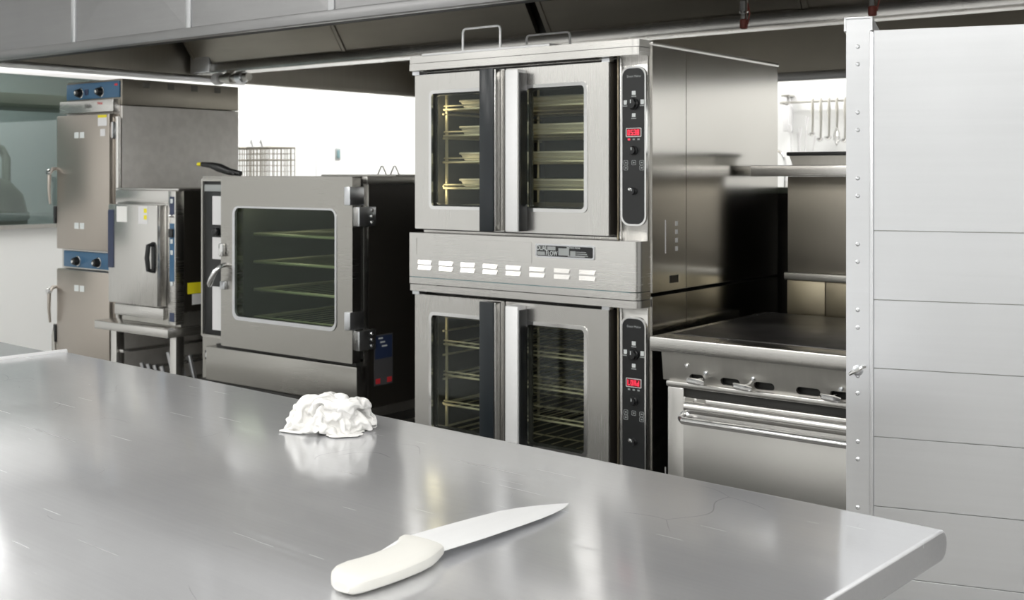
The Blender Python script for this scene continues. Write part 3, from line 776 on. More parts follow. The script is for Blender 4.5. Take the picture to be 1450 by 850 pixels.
for z0, z1, nm in ((1.045, 1.714, 'u'), (.26, .945, 'l')):
    D = box('door', M_STWARM, HC, hx0+.006, -3.012, .065, hy0, z0, z1, .006)
    for zz in ((z1-.10, z0+.12) if nm == 'u' else (z1-.09,)):
        for x in (-3.31, -3.262): box('badge', M_LIGHTP, D, x, x+.038, .0635, .065, zz-.015, zz+.015)
    zc = 1.40 if nm == 'u' else .80
    MB().tube([(-3.487, .10, zc+.05), (-3.50, .06, zc+.048), (-3.508, .045, zc+.02), (-3.51, .045, zc-.06), (-3.508, .05, zc-.13)], [.008, .010, .010, .008, .006], 12).build('handle', M_STWARM, D)
    MB().lathe([(.013, 0), (.016, -.01), (.012, -.02)], (-3.505, .05, zc+.03), 'y', 12).build('handle_cap', M_CHROME, D)
    box('latch', M_BLACK, D, -3.502, -3.480, .062, .11, zc-.23, zc-.14, .004)
    if nm == 'l':
        MB().tube([(-3.50, .08, .66), (-3.503, .07, .60), (-3.50, .07, .53), (-3.485, .08, .50)], .014, 10).build('handle', M_STDULL, D)
    for zz in (z0+.06, z1-.08): box('hinge', M_ZINC, D, -3.012, -2.998, .075, .118, zz-.04, zz+.04, .004)
    if nm == 'u':
        box('notice', M_OFFW, D, -3.105, -3.03, .0635, .065, 1.655, 1.705); box('notice_mark', M_YEL, D, -3.105, -3.03, .0628, .0636, 1.695, 1.708)
        box('notice', M_OFFW, D, -3.085, -3.045, .0635, .065, 1.605, 1.64)
p2 = blue(.955, 1.036, -3.445, .095)
box('lower_header', M_STH, HC, hx0+.01, -3.012, .095, hy0, .948, 1.042)
m = MB().cyl((-3.0, .105, .24), (-3.0, .105, 1.70), .013, n=14); m.build('hinge_post', M_STV, HC)
for x in (hx0+.05, hx1-.05):
    for y in (hy0+.06, hy1-.06): MB().lathe([(.03, 0), (.035, .03), (.02, .05), (.02, .12)], (x, y, 0), 'z', 12).build('caster', M_BLACK, HC)

# ------------------------------------------------------------------ fryer baskets behind the combi
FR = thing('deep_fryer', 'stainless deep fryer standing on the far side behind the combi oven', 'fryer', (-4.4, 2.3, 0))
box('cabinet', M_STV, FR, -4.80, -4.02, 2.05, 2.75, .1, .92, .005)
MB().ring((-4.80, -4.02, .92, 1.38), (-4.74, -4.08, .94, 1.34), 2.06, 2.09, .01, .02).build('flue_frame', M_STV, FR)
box('hanger_bar', M_STV, FR, -4.80, -4.02, 2.04, 2.06, 1.36, 1.40, .003)
for x in (-4.75, -4.07):
    for y in (2.12, 2.68): MB().cyl((x, y, 0), (x, y, .1), .025, n=12).build('leg', M_STV, FR)
def basket(xc, label, mat):
    t = thing('fryer_basket', label, 'basket', (xc, 2.2, 1.40), group='fryer baskets hung up behind the combi oven')
    x0, x1, y0, y1, z0, z1 = xc-.11, xc+.11, 2.095, 2.335, 1.40, 1.605
    m = MB()
    for z in (z0, z1, z1-.085): m.tube([(x0, y0, z), (x1, y0, z), (x1, y1, z), (x0, y1, z)], .0045 if z != z1 else .0065, 6, True)
    m.build('rim', mat, t)
    m = MB()
    for k in range(7):
        x = x0+(x1-x0)*k/6
        m.cyl((x, y0, z0), (x, y0, z1), .003, n=5); m.cyl((x, y1, z0), (x, y1, z1), .003, n=5); m.cyl((x, y0, z0), (x, y1, z0), .003, n=5)
        y = y0+(y1-y0)*k/6
        m.cyl((x0, y, z0), (x0, y, z1), .003, n=5); m.cyl((x1, y, z0), (x1, y, z1), .003, n=5)
    for k in range(1, 5):
        z = z0+(z1-z0)*k/5
        m.tube([(x0, y0, z), (x1, y0, z), (x1, y1, z), (x0, y1, z)], .0018, 5, True)
    m.build('mesh', mat, t)
    for x in (xc-.05, xc+.05):
        MB().tube([(x, y0, z1), (x, y0-.008, z1+.03), (x, y0-.014, z1+.05), (x, y0-.022, z1+.03)], .005, 8).build('hook', M_ALU, t)
basket(-4.36, 'right one of the two wire fryer baskets behind the combi oven', M_BACKG)
basket(-4.66, 'left one of the two wire fryer baskets, beside the tall holding cabinet', M_BACKG)

# ------------------------------------------------------------------ griddle range
RG = thing('griddle_range', 'stainless griddle range with oven door, backguard and high shelf', 'range', (.53, .4, 0))
rx0, rx1 = .056, .975
box('body', M_STV, RG, rx0+.05, rx1-.05, .05, .84, .12, .868)
box('front_rail', M_STH, RG, rx0, rx1, -.022, .075, .868, .913, .005)
box('side_rim', M_STH, RG, rx0, rx0+.03, .075, .80, .868, .913, .003)
box('side_rim', M_STH, RG, rx1-.03, rx1, .075, .80, .868, .913, .003)
box('griddle_plate', M_GRID, RG, rx0+.03, rx1-.03, .075, .79, .866, .9145, .003)
# leaning valve panel with slots
pz0, pz1 = .778, .868
def pany(z): return -.002 + (pz1-z)*.14
th = .012
slots = [(.182, .232), (.288, .352), (.398, .464), (.532, .606), (.634, .70), (.76, .82)]
sz0, sz1 = .783, .805
m = MB()
def slab(x0, x1, z0, z1):
    m.add([(x0, pany(z0), z0), (x1, pany(z0), z0), (x1, pany(z1), z1), (x0, pany(z1), z1),
           (x0, pany(z0)+th, z0), (x1, pany(z0)+th, z0), (x1, pany(z1)+th, z1), (x0, pany(z1)+th, z1)],
          [(0,1,2,3), (5,4,7,6), (0,4,5,1), (1,5,6,2), (2,6,7,3), (3,7,4,0)])
xa = rx0+.032
slab(xa, rx1-.032, sz1, pz1); slab(xa, rx1-.032, pz0, sz0)
px = xa
for a, b in slots: slab(px, a, sz0, sz1); px = b
slab(px, rx1-.032, sz0, sz1)
VP = m.build('valve_panel', M_STDULL, RG, smooth=False)
for a, b in slots:      # rounded slot ends
    for q, sg in ((a, 1), (b, -1)):
        r = (sz1-sz0)/2; mm = MB(); n = 6
        for s2 in (1, -1):
            pts = [(q, s2*r)] + [(q+sg*(r - r*math.cos(PI/2*i/n)), s2*r*math.sin(PI/2*i/n)) for i in range(n+1)]
            vs = []
            for yy in (0, th):
                for x_, z_ in pts:
                    zz = (sz0+sz1)/2+z_; vs.append((x_, pany(zz)+yy, zz))
            k = len(pts)
            mm.add(vs, [tuple(range(k)), tuple(reversed(range(k, 2*k)))] + [(i, (i+1) % k, k+(i+1) % k, k+i) for i in range(k)])
        mm.build('slot_corner', M_STDULL, VP, smooth=False)
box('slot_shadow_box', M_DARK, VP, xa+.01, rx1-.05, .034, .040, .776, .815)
for i, x in enumerate((.226, .383, .655, .81)):
    zc = .793
    v = MB().cyl((x, .03, zc), (x, -.035, zc), .005, n=10).build('valve_stem', M_CHROME, VP)
    MB().tube([(x-.032, -.026, zc+.002), (x-.02, -.04, zc), (x+.012, -.044, zc-.001), (x+.028, -.036, zc-.004)], [.006, .0095, .0095, .007], 10).build('valve_handle', M_CHROME, v)
    MB().lathe([(.006, 0), (.006, -.005), (.003, -.007)], (x+.014, pany(zc+.02), zc+.020), 'y', 12).build('pilot_cap', M_ZINC, v)
MB().lathe([(.006, 0), (.006, -.006), (.003, -.008)], (.176, pany(.83), .83), 'y', 10).build('screw', M_CHROME, VP)
box('panel_ledge', M_STH, RG, rx0+.05, rx1-.05, -.005, .04, .760, .778, .004)
box('front_stile', M_STV, RG, rx0+.056, rx0+.112, -.004, .03, .15, .760, .003)
box('front_stile', M_STV, RG, rx1-.112, rx1-.056, -.004, .03, .15, .760, .003)
box('door_gap', M_DARK, RG, rx0+.112, rx1-.112, .008, .03, .735, .76)
dx0, dx1 = rx0+.118, rx1-.118
RD = box('oven_door', M_STH, RG, dx0, dx1, -.022, .02, .24, .738, .006)
MB().cyl((dx0+.012, -.018, .708), (dx1-.012, -.018, .708), .020, n=20).build('door_ridge', M_STH, RD)
MB().tube([(dx0+.012, -.02, .680), (dx0+.012, -.05, .676), (dx0+.022, -.062, .674), (dx1-.022, -.062, .674), (dx1-.012, -.05, .676), (dx1-.012, -.02, .680)], .0115, 14).build('handle', M_CHROME, RD)
for x in (dx0+.012, dx1-.012): MB().lathe([(.018, 0), (.018, -.008), (.012, -.012)], (x, -.02, .680), 'y', 14).build('handle_mount', M_CHROME, RD)
for x in (dx0+.05, dx0+.01): box('door_tab', M_STDULL, RD, x, x+.028, -.024, -.02, .724, .736)
box('kick_panel', M_STH, RG, rx0+.06, rx1-.06, .0, .03, .15, .235, .003)
for x in (rx0+.1, rx1-.1):
    for y in (.08, .76): MB().lathe([(.028, 0), (.028, .02), (.02, .03), (.02, .13)], (x, y, 0), 'z', 14).build('leg', M_STV, RG)
# backguard
bx0, bx1, by = .143, .975, .80
for a, b in ((bx0, .287), (.290, .58), (.583, bx1)): box('splash_plate', M_BEIGE, RG, a, b, by, by+.02, .905, 1.036, .002)
box('splash_lip', M_STDULL, RG, bx0-.006, bx1, by-.016, by+.02, 1.038, 1.064, .004)
box('backguard', M_BACKG, RG, bx0, bx1, by+.004, by+.05, 1.064, 1.412, .003)
SH = box('high_shelf', M_STH, RG, .045, bx1+.02, .70, 1.02, 1.413, 1.452, .003)
for x in (.90,): box('shelf_bracket', M_STDULL, RG, x, x+.02, .76, by+.004, 1.36, 1.413)
# roasting pan on the high shelf
RP = thing('roasting_pan', 'dark-rimmed low grey pan standing on the high shelf of the range', 'pan', (.42, .88, 1.4525))
m = MB(); m.add([(.165,.80,1.4525),(.70,.80,1.4525),(.70,.98,1.4525),(.165,.98,1.4525),(.155,.79,1.49),(.71,.79,1.49),(.71,.99,1.49),(.155,.99,1.49)],
                [(0,3,2,1),(0,1,5,4),(1,2,6,5),(2,3,7,6),(3,0,4,7),(4,5,6,7)])
m.build('pan_body', M_STDULL, RP, smooth=False)
MB().ring((.145, .72, .78, 1.0), (.16, .705, .795, .985), 0, .013, .01, .01)
box('rim', M_BLACK, RP, .147, .718, .782, .998, 1.487, 1.501, .004)

# ------------------------------------------------------------------ tall pan rack on the right
RK = thing('pan_rack', 'tall aluminium pan rack with riveted corner post and sheet sides', 'rack', (1.026, -.846, 0), R(16.95), local=True)
pw, pd = .049, .05          # post width, depth; local x to the right along the sheet, local y to the back
H = 1.742
m = MB()
m.box(-.003, pw-.004, 0, .004, .12, H-.003); m.box(-.003, .001, .004, pd, .12, H-.003); m.box(pw-.010, pw-.006, .004, pd, .12, H-.003)
m.build('corner_post', M_ALU, RK)
box('post_bead', M_ALU, RK, pw-.006, pw+.002, -.006, .02, .12, H-.030, .003)
CAP = MB()
CAP.box(-.007, pw+.000, -.004, .62, H-.003, H, .0005); CAP.box(-.007, -.003, -.004, .62, H-.028, H); CAP.box(pw-.004, pw, -.004, .62, H-.028, H)
CAP.build('top_rail', M_ALU, RK)
m = MB()
zz = H-.06; k = 0
rv = []
while zz > .25:
    rv += [zz, zz-.036]; zz -= .135
for z in rv: m.lathe([(.0048, 0), (.0044, -.0015), (.0025, -.0028)], (.020, 0, z), 'y', 8)
rvo = m.build('rivets', M_ALU, RK); rvo['kind'] = 'stuff'
wl_ = MB().lathe([(.011, 0), (.011, -.003), (.007, -.006), (.005, -.012)], (.020, 0, 1.018), 'y', 16).build('wing_bolt', M_ZINC, RK)
MB().tube([(.004, -.010, 1.010), (.012, -.013, 1.016), (.020, -.014, 1.019), (.029, -.013, 1.027), (.036, -.010, 1.028)], [.003, .0045, .005, .0045, .003], 8).build('wing', M_CHROME, wl_)
zs = [.12, .31, .455, .60, .742, .884, 1.024, 1.164, 1.305, 1.715]
for a, b in zip(zs[:-1], zs[1:]):
    box('side_sheet', M_ALU, RK, pw+.002, .66, .004, .008, a+.0006, b-.0006, .0006, 1)
box('sheet_back', M_STDULL, RK, pw+.002, .66, .0085, .012, .12, 1.715)
m = MB(); m.box(.66, .71, 0, .05, .12, H-.012); m.build('corner_post', M_ALU, RK)
for x in (-.003, .66):
    m = MB().box(x, x+.046, .57, .62, .12, H-.012); m.build('corner_post', M_ALU, RK)
box('base_frame', M_ALU, RK, -.003, .71, 0, .62, .10, .125)
box('top_sheet', M_ALU, RK, pw+.002, .66, .012, .62, 1.70, 1.712)
for x in (.03, .67):
    for y in (.04, .58): MB().lathe([(.02, 0), (.035, .03), (.02, .06), (.015, .10)], (x, y, 0), 'z', 12).build('caster', M_BLACK, RK)

# ------------------------------------------------------------------ prep tables
TA = R(-3.4)
def prep_table(label, loc, L, Dp, z, edge):
    t = thing('prep_table', label, 'table', (loc[0], loc[1], 0), TA, local=True)
    # local x to the left is negative: top spans x -L..0, y -Dp..0 ; back edge is a full bullnose
    prof = []
    r = .022; th_ = .046
    n = 8
    for i in range(n+1):
        a = PI/2 - PI*i/n; prof.append((-r + r*math.cos(a)*1.0, z-th_/2 + th_/2*math.sin(a)))
    for i in range(n+1):
        a = -PI/2 - PI*i/n; prof.append((-Dp + r + r*math.cos(a), z-th_/2 + th_/2*math.sin(a)))
    m = MB(); m.prism(prof, 'x', -L, 0)
    o = m.build('table_top', M_TOP, t)
    bv = o.modifiers.new('bevel', 'BEVEL'); bv.width = .004; bv.segments = 3; bv.limit_method = 'ANGLE'; bv.angle_limit = R(50)
    for x in (-.13, -L+.09):
        for y in (-.12, -Dp+.1):
            g = MB().cyl((x, y, .03), (x, y, z-.05), .0205, n=18).build('leg', M_STV, t)
            MB().lathe([(.024, 0), (.024, .025), (.0205, .035)], (x, y, 0), 'z', 16).build('foot', M_STDULL, g)
    MB().cyl((-L+.006, -Dp+.01, z), (-L+.006, -.012, z), .0075, n=14).build('end_bead', M_BLADE, t)
    box('undershelf', M_STH, t, -L+.06, -.06, -Dp+.07, -.08, .24, .275, .004)
    box('apron', M_STH, t, -L+.06, -.06, -Dp+.07, -.08, z-.075, z-.046)
    return t
prep_table('large scratched stainless steel prep table holding the knife and the cloth', (1.402, -1.408), 2.59, 1.35, .90, True)
c, s_ = math.cos(TA), math.sin(TA)
prep_table('smaller stainless prep table butted against the far left end of the big table', (1.402-2.592*c, -1.408-2.592*s_), 1.3, 1.35, .890, False)

# ------------------------------------------------------------------ knife
KX, KY = .875, -1.90
KN = thing('chef_knife', 'large chef knife with white plastic handle lying on the steel table', 'knife', (KX, KY, .9005))
blade = [(0.8305, -1.969), (0.8364, -1.88), (0.8412, -1.825), (0.8478, -1.7703), (0.8590, -1.7360), (0.8742, -1.7043), (0.8885, -1.682), (0.9009, -1.6652), (0.9095, -1.6900), (0.9155, -1.7261), (0.9178, -1.7600), (0.9182, -1.797), (0.9172, -1.8877), (0.9122, -1.9779)]
def bz(y): return .9125 - (y+1.98)*.026          # blade lies a little proud, dipping to the tip
m = MB(); n = len(blade)
cxb = .874
top = []; bot = []
for i, (x, y) in enumerate(blade):
    t_ = .0013 if i <= 7 else .0002             # spine thick, edge thin
    top.append((x, y, bz(y)+t_)); bot.append((x, y, bz(y)-t_))
m.add(top+bot, [tuple(reversed(range(n))), tuple(range(n, 2*n))] + [(i, (i+1) % n, n+(i+1) % n, n+i) for i in range(n)])
m.add([(.848, -2.03, .9138), (.905, -2.03, .9138), (.9122, -1.9779, .9137), (.8305, -1.969, .9137), (.848, -2.03, .9112), (.905, -2.03, .9112), (.9122, -1.9779, .9113), (.8305, -1.969, .9113)],
      [(0,1,2,3), (7,6,5,4), (0,4,5,1), (1,5,6,2), (2,6,7,3), (3,7,4,0)])
m.build('blade', M_BLADE, KN, smooth=False)
# handle: cross sections down its length (y, x_left, x_right, half thickness)
sec = [(-1.974, .8325, .9120, .0095), (-1.984, .8365, .9165, .0110), (-1.998, .8490, .9230, .0120), (-2.012, .8570, .9285, .0122), (-2.035, .8590, .9325, .0120), (-2.060, .8588, .9335, .0116), (-2.082, .8560, .9335, .0113),
       (-2.100, .8525, .9325, .0113), (-2.118, .8545, .9300, .0115), (-2.134, .8640, .9270, .0112), (-2.146, .8770, .9235, .0098), (-2.1535, .8900, .9175, .006)]
m = MB(); K = 18; vs = []
for y, a, b, h in sec:
    cx_, w = (a+b)/2, (b-a)/2
    for k in range(K):
        t_ = 2*PI*k/K
        cs, sn = math.cos(t_), math.sin(t_)
        e = .62
        vs.append((cx_ + w*math.copysign(abs(cs)**e, cs), y - .10*(cx_-.885) , .9127 + h*math.copysign(abs(sn)**e, sn)))
fs = []
for i in range(len(sec)-1):
    for k in range(K): fs.append((i*K+k, i*K+(k+1) % K, (i+1)*K+(k+1) % K, (i+1)*K+k))
fs += [tuple(range(K)), tuple((len(sec)-1)*K+k for k in range(K))]
m.add(vs, fs).build('handle', M_HANDLE, KN)

# ------------------------------------------------------------------ crumpled cloth
RAGX, RAGY = .200, -1.514
RAG = MB()
# a square cloth that was dropped into a heap: 41 x 41 points, x y z in tenths of a millimetre
nums = [
    -980, -241, 20, -1030, -265, 20, -976, -323, 20, -941, -317, 20, -852, -347, 20, -748, -335, 20, -630, -403, 20, -516, -438, 20, -486, -411, 20, -406, -364, 20, -303, -384, 20, -191, -395, 20, -154, -480, 20, -235, -514, 20, -303, -518, 20, -359, -603, 20, -440, -632, 33, -498, -659, 92, -416, -728, 69, -316, -775, 99,
    -273, -659, 94, -197, -665, 42, -148, -719, 90, -82, -770, 141, -100, -761, 57, -82, -669, 55, -35, -633, 20, 48, -598, 20, 13, -684, 20, 60, -771, 20, 100, -764, 20, 112, -858, 20, 167, -876, 20, 247, -921, 20, 342, -904, 20, 420, -858, 20, 508, -836, 20, 588, -833, 20, 606, -816, 20, 699, -807, 20,
    719, -786, 20, -1008, -153, 20, -958, -226, 20, -949, -238, 20, -912, -333, 20, -839, -414, 20, -723, -452, 20, -604, -444, 20, -525, -519, 20, -440, -496, 20, -430, -397, 20, -325, -392, 20, -218, -352, 20, -150, -420, 20, -157, -517, 20, -222, -564, 31, -298, -588, 76, -389, -562, 81, -397, -642, 106, -430, -720, 151,
    -318, -705, 142, -221, -689, 150, -194, -609, 99, -118, -636, 123, -164, -725, 149, -75, -706, 116, -22, -735, 63, -18, -637, 66, 69, -602, 50, 100, -645, 20, 112, -706, 20, 141, -807, 20, 193, -842, 20, 211, -807, 20, 224, -839, 20, 305, -850, 20, 394, -867, 20, 489, -846, 20, 525, -770, 20, 616, -766, 20,
    630, -737, 20, 696, -683, 20, -1030, -133, 20, -942, -141, 20, -870, -211, 20, -820, -308, 20, -785, -397, 20, -707, -491, 20, -598, -483, 20, -538, -558, 20, -447, -538, 20, -380, -457, 20, -353, -369, 20, -256, -314, 20, -208, -400, 33, -130, -462, 45, -164, -533, 88, -246, -510, 120, -326, -530, 153, -396, -579, 177,
    -366, -656, 201, -285, -735, 209, -284, -646, 178, -226, -585, 165, -134, -604, 202, -80, -669, 160, -35, -759, 171, 35, -743, 127, 1, -647, 142, 46, -685, 86, 108, -732, 35, 173, -681, 20, 202, -736, 20, 278, -802, 20, 291, -846, 20, 306, -819, 20, 319, -753, 20, 364, -787, 20, 460, -764, 20, 554, -731, 20,
    590, -682, 20, 681, -711, 20, 759, -663, 20, -1018, -205, 20, -942, -153, 20, -843, -158, 20, -758, -248, 20, -705, -355, 20, -720, -451, 20, -651, -528, 20, -557, -534, 20, -483, -477, 20, -393, -500, 20, -314, -447, 20, -284, -360, 55, -174, -330, 77, -109, -406, 103, -112, -491, 144, -188, -509, 184, -264, -543, 217,
    -351, -529, 241, -310, -606, 249, -351, -695, 273, -271, -650, 249, -186, -608, 238, -175, -695, 217, -89, -733, 211, -9, -686, 216, 40, -759, 206, 81, -697, 159, 125, -646, 114, 174, -730, 88, 229, -745, 30, 283, -746, 20, 307, -718, 20, 264, -753, 20, 355, -767, 20, 395, -791, 20, 386, -719, 20, 429, -671, 20,
    518, -655, 20, 617, -651, 20, 688, -631, 20, 772, -698, 20, -999, -131, 20, -941, -209, 20, -850, -237, 20, -754, -180, 20, -714, -279, 20, -677, -373, 20, -610, -430, 20, -566, -456, 41, -492, -510, 52, -436, -436, 43, -359, -469, 70, -279, -448, 82, -261, -352, 113, -175, -400, 152, -104, -431, 203, -135, -521, 254,
    -194, -509, 288, -279, -461, 290, -323, -523, 315, -270, -586, 309, -211, -651, 299, -141, -586, 307, -156, -668, 288, -92, -757, 280, -16, -636, 285, 54, -681, 237, 126, -649, 207, 198, -636, 168, 186, -637, 95, 262, -658, 51, 245, -651, 20, 225, -650, 20, 289, -660, 20, 357, -680, 20, 429, -745, 20, 475, -719, 20,
    458, -637, 20, 516, -590, 20, 609, -559, 20, 715, -571, 20, 782, -609, 20, -931, -60, 20, -874, -143, 20, -896, -214, 20, -802, -188, 20, -691, -186, 20, -631, -264, 20, -554, -326, 20, -490, -369, 20, -512, -411, 78, -451, -463, 117, -389, -401, 117, -325, -465, 138, -238, -429, 156, -227, -353, 202, -189, -435, 228,
    -126, -400, 299, -206, -426, 303, -214, -477, 358, -236, -540, 318, -247, -586, 387, -226, -668, 378, -172, -603, 385, -101, -641, 335, -47, -626, 295, -84, -630, 232, 3, -603, 194, 77, -582, 158, 154, -550, 185, 225, -565, 140, 197, -575, 62, 214, -548, 20, 266, -558, 20, 336, -600, 20, 380, -682, 20, 476, -690, 20,
    540, -696, 20, 538, -624, 20, 516, -533, 20, 600, -578, 20, 698, -548, 20, 789, -509, 20, -968, -62, 20, -866, -75, 20, -859, -152, 20, -833, -238, 47, -734, -282, 27, -645, -267, 82, -620, -355, 50, -540, -333, 91, -451, -317, 92, -403, -355, 143, -445, -435, 201, -361, -415, 217, -323, -375, 147, -292, -421, 206,
    -274, -441, 268, -194, -351, 303, -147, -406, 356, -131, -488, 367, -212, -494, 391, -166, -556, 422, -198, -635, 447, -116, -655, 430, -42, -633, 388, -83, -566, 340, -65, -512, 287, -17, -515, 229, 32, -489, 165, 114, -476, 133, 192, -480, 105, 265, -529, 96, 293, -502, 28, 348, -547, 20, 322, -642, 20, 400, -611, 20,
    468, -606, 20, 556, -645, 20, 597, -595, 20, 542, -514, 20, 582, -490, 20, 671, -475, 20, 738, -435, 20, -944, -98, 31, -856, -44, 33, -784, -101, 48, -746, -185, 60, -775, -272, 105, -710, -346, 82, -624, -359, 126, -557, -419, 126, -504, -366, 167, -453, -292, 219, -380, -319, 175, -375, -296, 244, -303, -291, 183,
    -267, -341, 241, -292, -342, 297, -265, -344, 360, -209, -405, 400, -131, -414, 409, -208, -446, 445, -210, -518, 480, -171, -588, 502, -94, -600, 480, -32, -564, 429, 9, -564, 356, -3, -574, 290, 44, -576, 238, 93, -502, 229, 151, -444, 200, 226, -426, 160, 298, -446, 118, 346, -522, 86, 315, -592, 46, 400, -625, 20,
    450, -681, 20, 468, -590, 20, 517, -563, 20, 610, -571, 20, 642, -536, 20, 594, -452, 20, 627, -388, 20, 715, -419, 20, -933, -70, 99, -867, -123, 77, -794, -89, 120, -714, -139, 114, -700, -235, 138, -738, -335, 150, -671, -410, 171, -586, -420, 194, -588, -320, 201, -512, -290, 144, -430, -224, 159, -354, -207, 193,
    -273, -210, 226, -247, -246, 286, -253, -288, 359, -176, -305, 338, -197, -310, 409, -163, -361, 459, -128, -430, 458, -171, -463, 521, -130, -540, 544, -104, -518, 472, -81, -490, 400, -31, -480, 349, 38, -510, 310, 105, -554, 282, 126, -476, 296, 204, -482, 260, 284, -439, 227, 307, -507, 181, 295, -588, 135, 354, -659, 99,
    426, -697, 62, 499, -662, 24, 549, -608, 20, 505, -522, 20, 538, -491, 20, 622, -498, 20, 692, -463, 20, 625, -394, 20, 653, -345, 20, -869, -10, 134, -895, -103, 143, -834, -164, 160, -746, -154, 180, -775, -239, 171, -724, -308, 218, -693, -409, 242, -605, -431, 261, -528, -373, 241, -548, -260, 209, -484, -176, 207,
    -410, -186, 249, -302, -148, 282, -350, -231, 289, -255, -212, 328, -187, -221, 369, -138, -242, 416, -91, -308, 445, -111, -359, 499, -121, -410, 562, -75, -487, 570, -76, -434, 496, -19, -428, 429, 8, -500, 413, 78, -532, 378, 177, -523, 344, 164, -583, 285, 246, -593, 259, 247, -464, 291, 293, -577, 242, 346, -635, 208,
    446, -652, 155, 415, -599, 91, 499, -580, 75, 562, -538, 39, 602, -531, 20, 561, -441, 20, 640, -392, 20, 698, -470, 20, 717, -399, 20, 697, -312, 20, -926, 23, 188, -852, -23, 184, -860, -109, 216, -801, -178, 236, -725, -237, 233, -792, -306, 267, -642, -316, 295, -568, -359, 326, -492, -314, 310, -567, -241, 276,
    -534, -145, 257, -454, -111, 272, -376, -156, 319, -353, -222, 364, -309, -286, 353, -269, -241, 410, -212, -250, 461, -151, -272, 503, -85, -303, 560, -30, -370, 568, 3, -451, 539, -33, -511, 486, 32, -429, 490, 59, -434, 424, 131, -458, 385, 130, -572, 388, 202, -608, 356, 270, -602, 321, 268, -522, 356, 332, -556, 301,
    428, -593, 254, 381, -570, 178, 418, -501, 133, 450, -496, 62, 501, -457, 20, 592, -480, 40, 575, -394, 20, 596, -457, 20, 672, -399, 20, 755, -369, 20, 796, -316, 20, -930, 21, 268, -906, -53, 237, -808, -42, 250, -737, -104, 222, -700, -147, 282, -662, -228, 304, -688, -300, 363, -599, -290, 364, -511, -292, 382,
    -543, -212, 351, -520, -131, 333, -439, -130, 347, -455, -207, 332, -414, -272, 378, -350, -260, 413, -311, -327, 425, -240, -352, 465, -198, -366, 525, -159, -380, 598, -88, -436, 618, -17, -492, 615, -33, -554, 559, 24, -534, 494, 90, -470, 486, 153, -448, 452, 197, -518, 400, 236, -598, 420, 301, -630, 381, 348, -568, 352,
    384, -499, 318, 373, -517, 249, 460, -570, 218, 491, -500, 173, 530, -517, 108, 469, -438, 85, 546, -395, 65, 650, -416, 62, 589, -371, 20, 639, -300, 20, 719, -263, 20, 778, -293, 20, -792, -23, 286, -846, -99, 300, -750, -110, 298, -738, -42, 275, -629, -105, 287, -671, -155, 343, -698, -223, 403, -621, -269, 436,
    -536, -274, 451, -547, -194, 430, -541, -105, 410, -482, -175, 410, -400, -151, 384, -396, -214, 436, -376, -280, 480, -293, -286, 496, -311, -364, 527, -276, -427, 572, -215, -482, 592, -150, -534, 626, -74, -578, 638, 9, -610, 620, 67, -597, 553, 120, -564, 488, 160, -486, 510, 215, -466, 453, 272, -514, 419, 340, -583, 429,
    325, -502, 402, 342, -436, 356, 394, -438, 302, 458, -497, 283, 564, -531, 227, 500, -480, 184, 555, -452, 129, 545, -357, 136, 589, -333, 75, 677, -375, 46, 730, -291, 20, 671, -199, 20, 748, -197, 20, -851, 26, 322, -833, -59, 362, -740, -92, 368, -681, -18, 350, -603, -51, 340, -609, -130, 381, -683, -152, 435,
    -632, -206, 487, -554, -234, 513, -487, -195, 481, -482, -105, 470, -431, -98, 400, -373, -143, 451, -318, -188, 413, -354, -197, 488, -336, -243, 550, -306, -316, 598, -254, -378, 642, -183, -417, 654, -133, -472, 686, -59, -512, 692, 25, -546, 678, 99, -564, 622, 149, -528, 558, 194, -578, 518, 254, -518, 506, 219, -558, 463,
    296, -512, 466, 366, -464, 464, 390, -495, 393, 422, -428, 375, 461, -417, 311, 462, -484, 242, 549, -453, 255, 608, -436, 200, 651, -404, 131, 648, -320, 143, 731, -350, 116, 692, -254, 87, 753, -191, 41, 813, -155, 20, -849, 65, 389, -794, 10, 332, -749, -18, 392, -672, -16, 429, -678, -84, 387, -615, -47, 428,
    -598, -132, 456, -625, -142, 533, -555, -175, 566, -474, -186, 554, -422, -154, 505, -415, -71, 476, -358, -71, 410, -286, -115, 414, -283, -153, 492, -256, -229, 529, -255, -252, 612, -210, -308, 668, -147, -356, 693, -80, -405, 691, -19, -442, 656, 56, -458, 683, 136, -502, 672, 167, -574, 631, 229, -597, 602, 299, -586, 565,
    257, -636, 510, 332, -572, 524, 402, -526, 508, 449, -500, 457, 487, -492, 394, 515, -487, 324, 467, -402, 307, 512, -358, 264, 564, -344, 209, 640, -413, 216, 691, -340, 218, 747, -296, 180, 774, -299, 100, 836, -226, 67, 821, -244, 20, -781, 83, 422, -778, 99, 346, -710, 39, 332, -754, 12, 397, -739, -44, 458,
    -677, -94, 495, -609, -42, 492, -549, -102, 503, -536, -94, 579, -472, -105, 535, -406, -129, 575, -353, -124, 503, -334, -40, 471, -253, -50, 454, -198, -131, 460, -241, -151, 541, -206, -187, 619, -162, -267, 618, -104, -326, 630, -30, -334, 666, 45, -370, 662, 72, -420, 612, 124, -482, 600, 199, -477, 648, 268, -520, 664,
    254, -618, 647, 309, -660, 607, 392, -656, 551, 437, -630, 492, 491, -596, 457, 556, -550, 420, 548, -468, 391, 511, -376, 370, 526, -308, 324, 610, -299, 262, 675, -370, 268, 759, -398, 242, 789, -376, 177, 831, -294, 156, 848, -308, 84, 891, -291, 22, -804, 173, 416, -723, 149, 400, -656, 77, 389, -710, 76, 451,
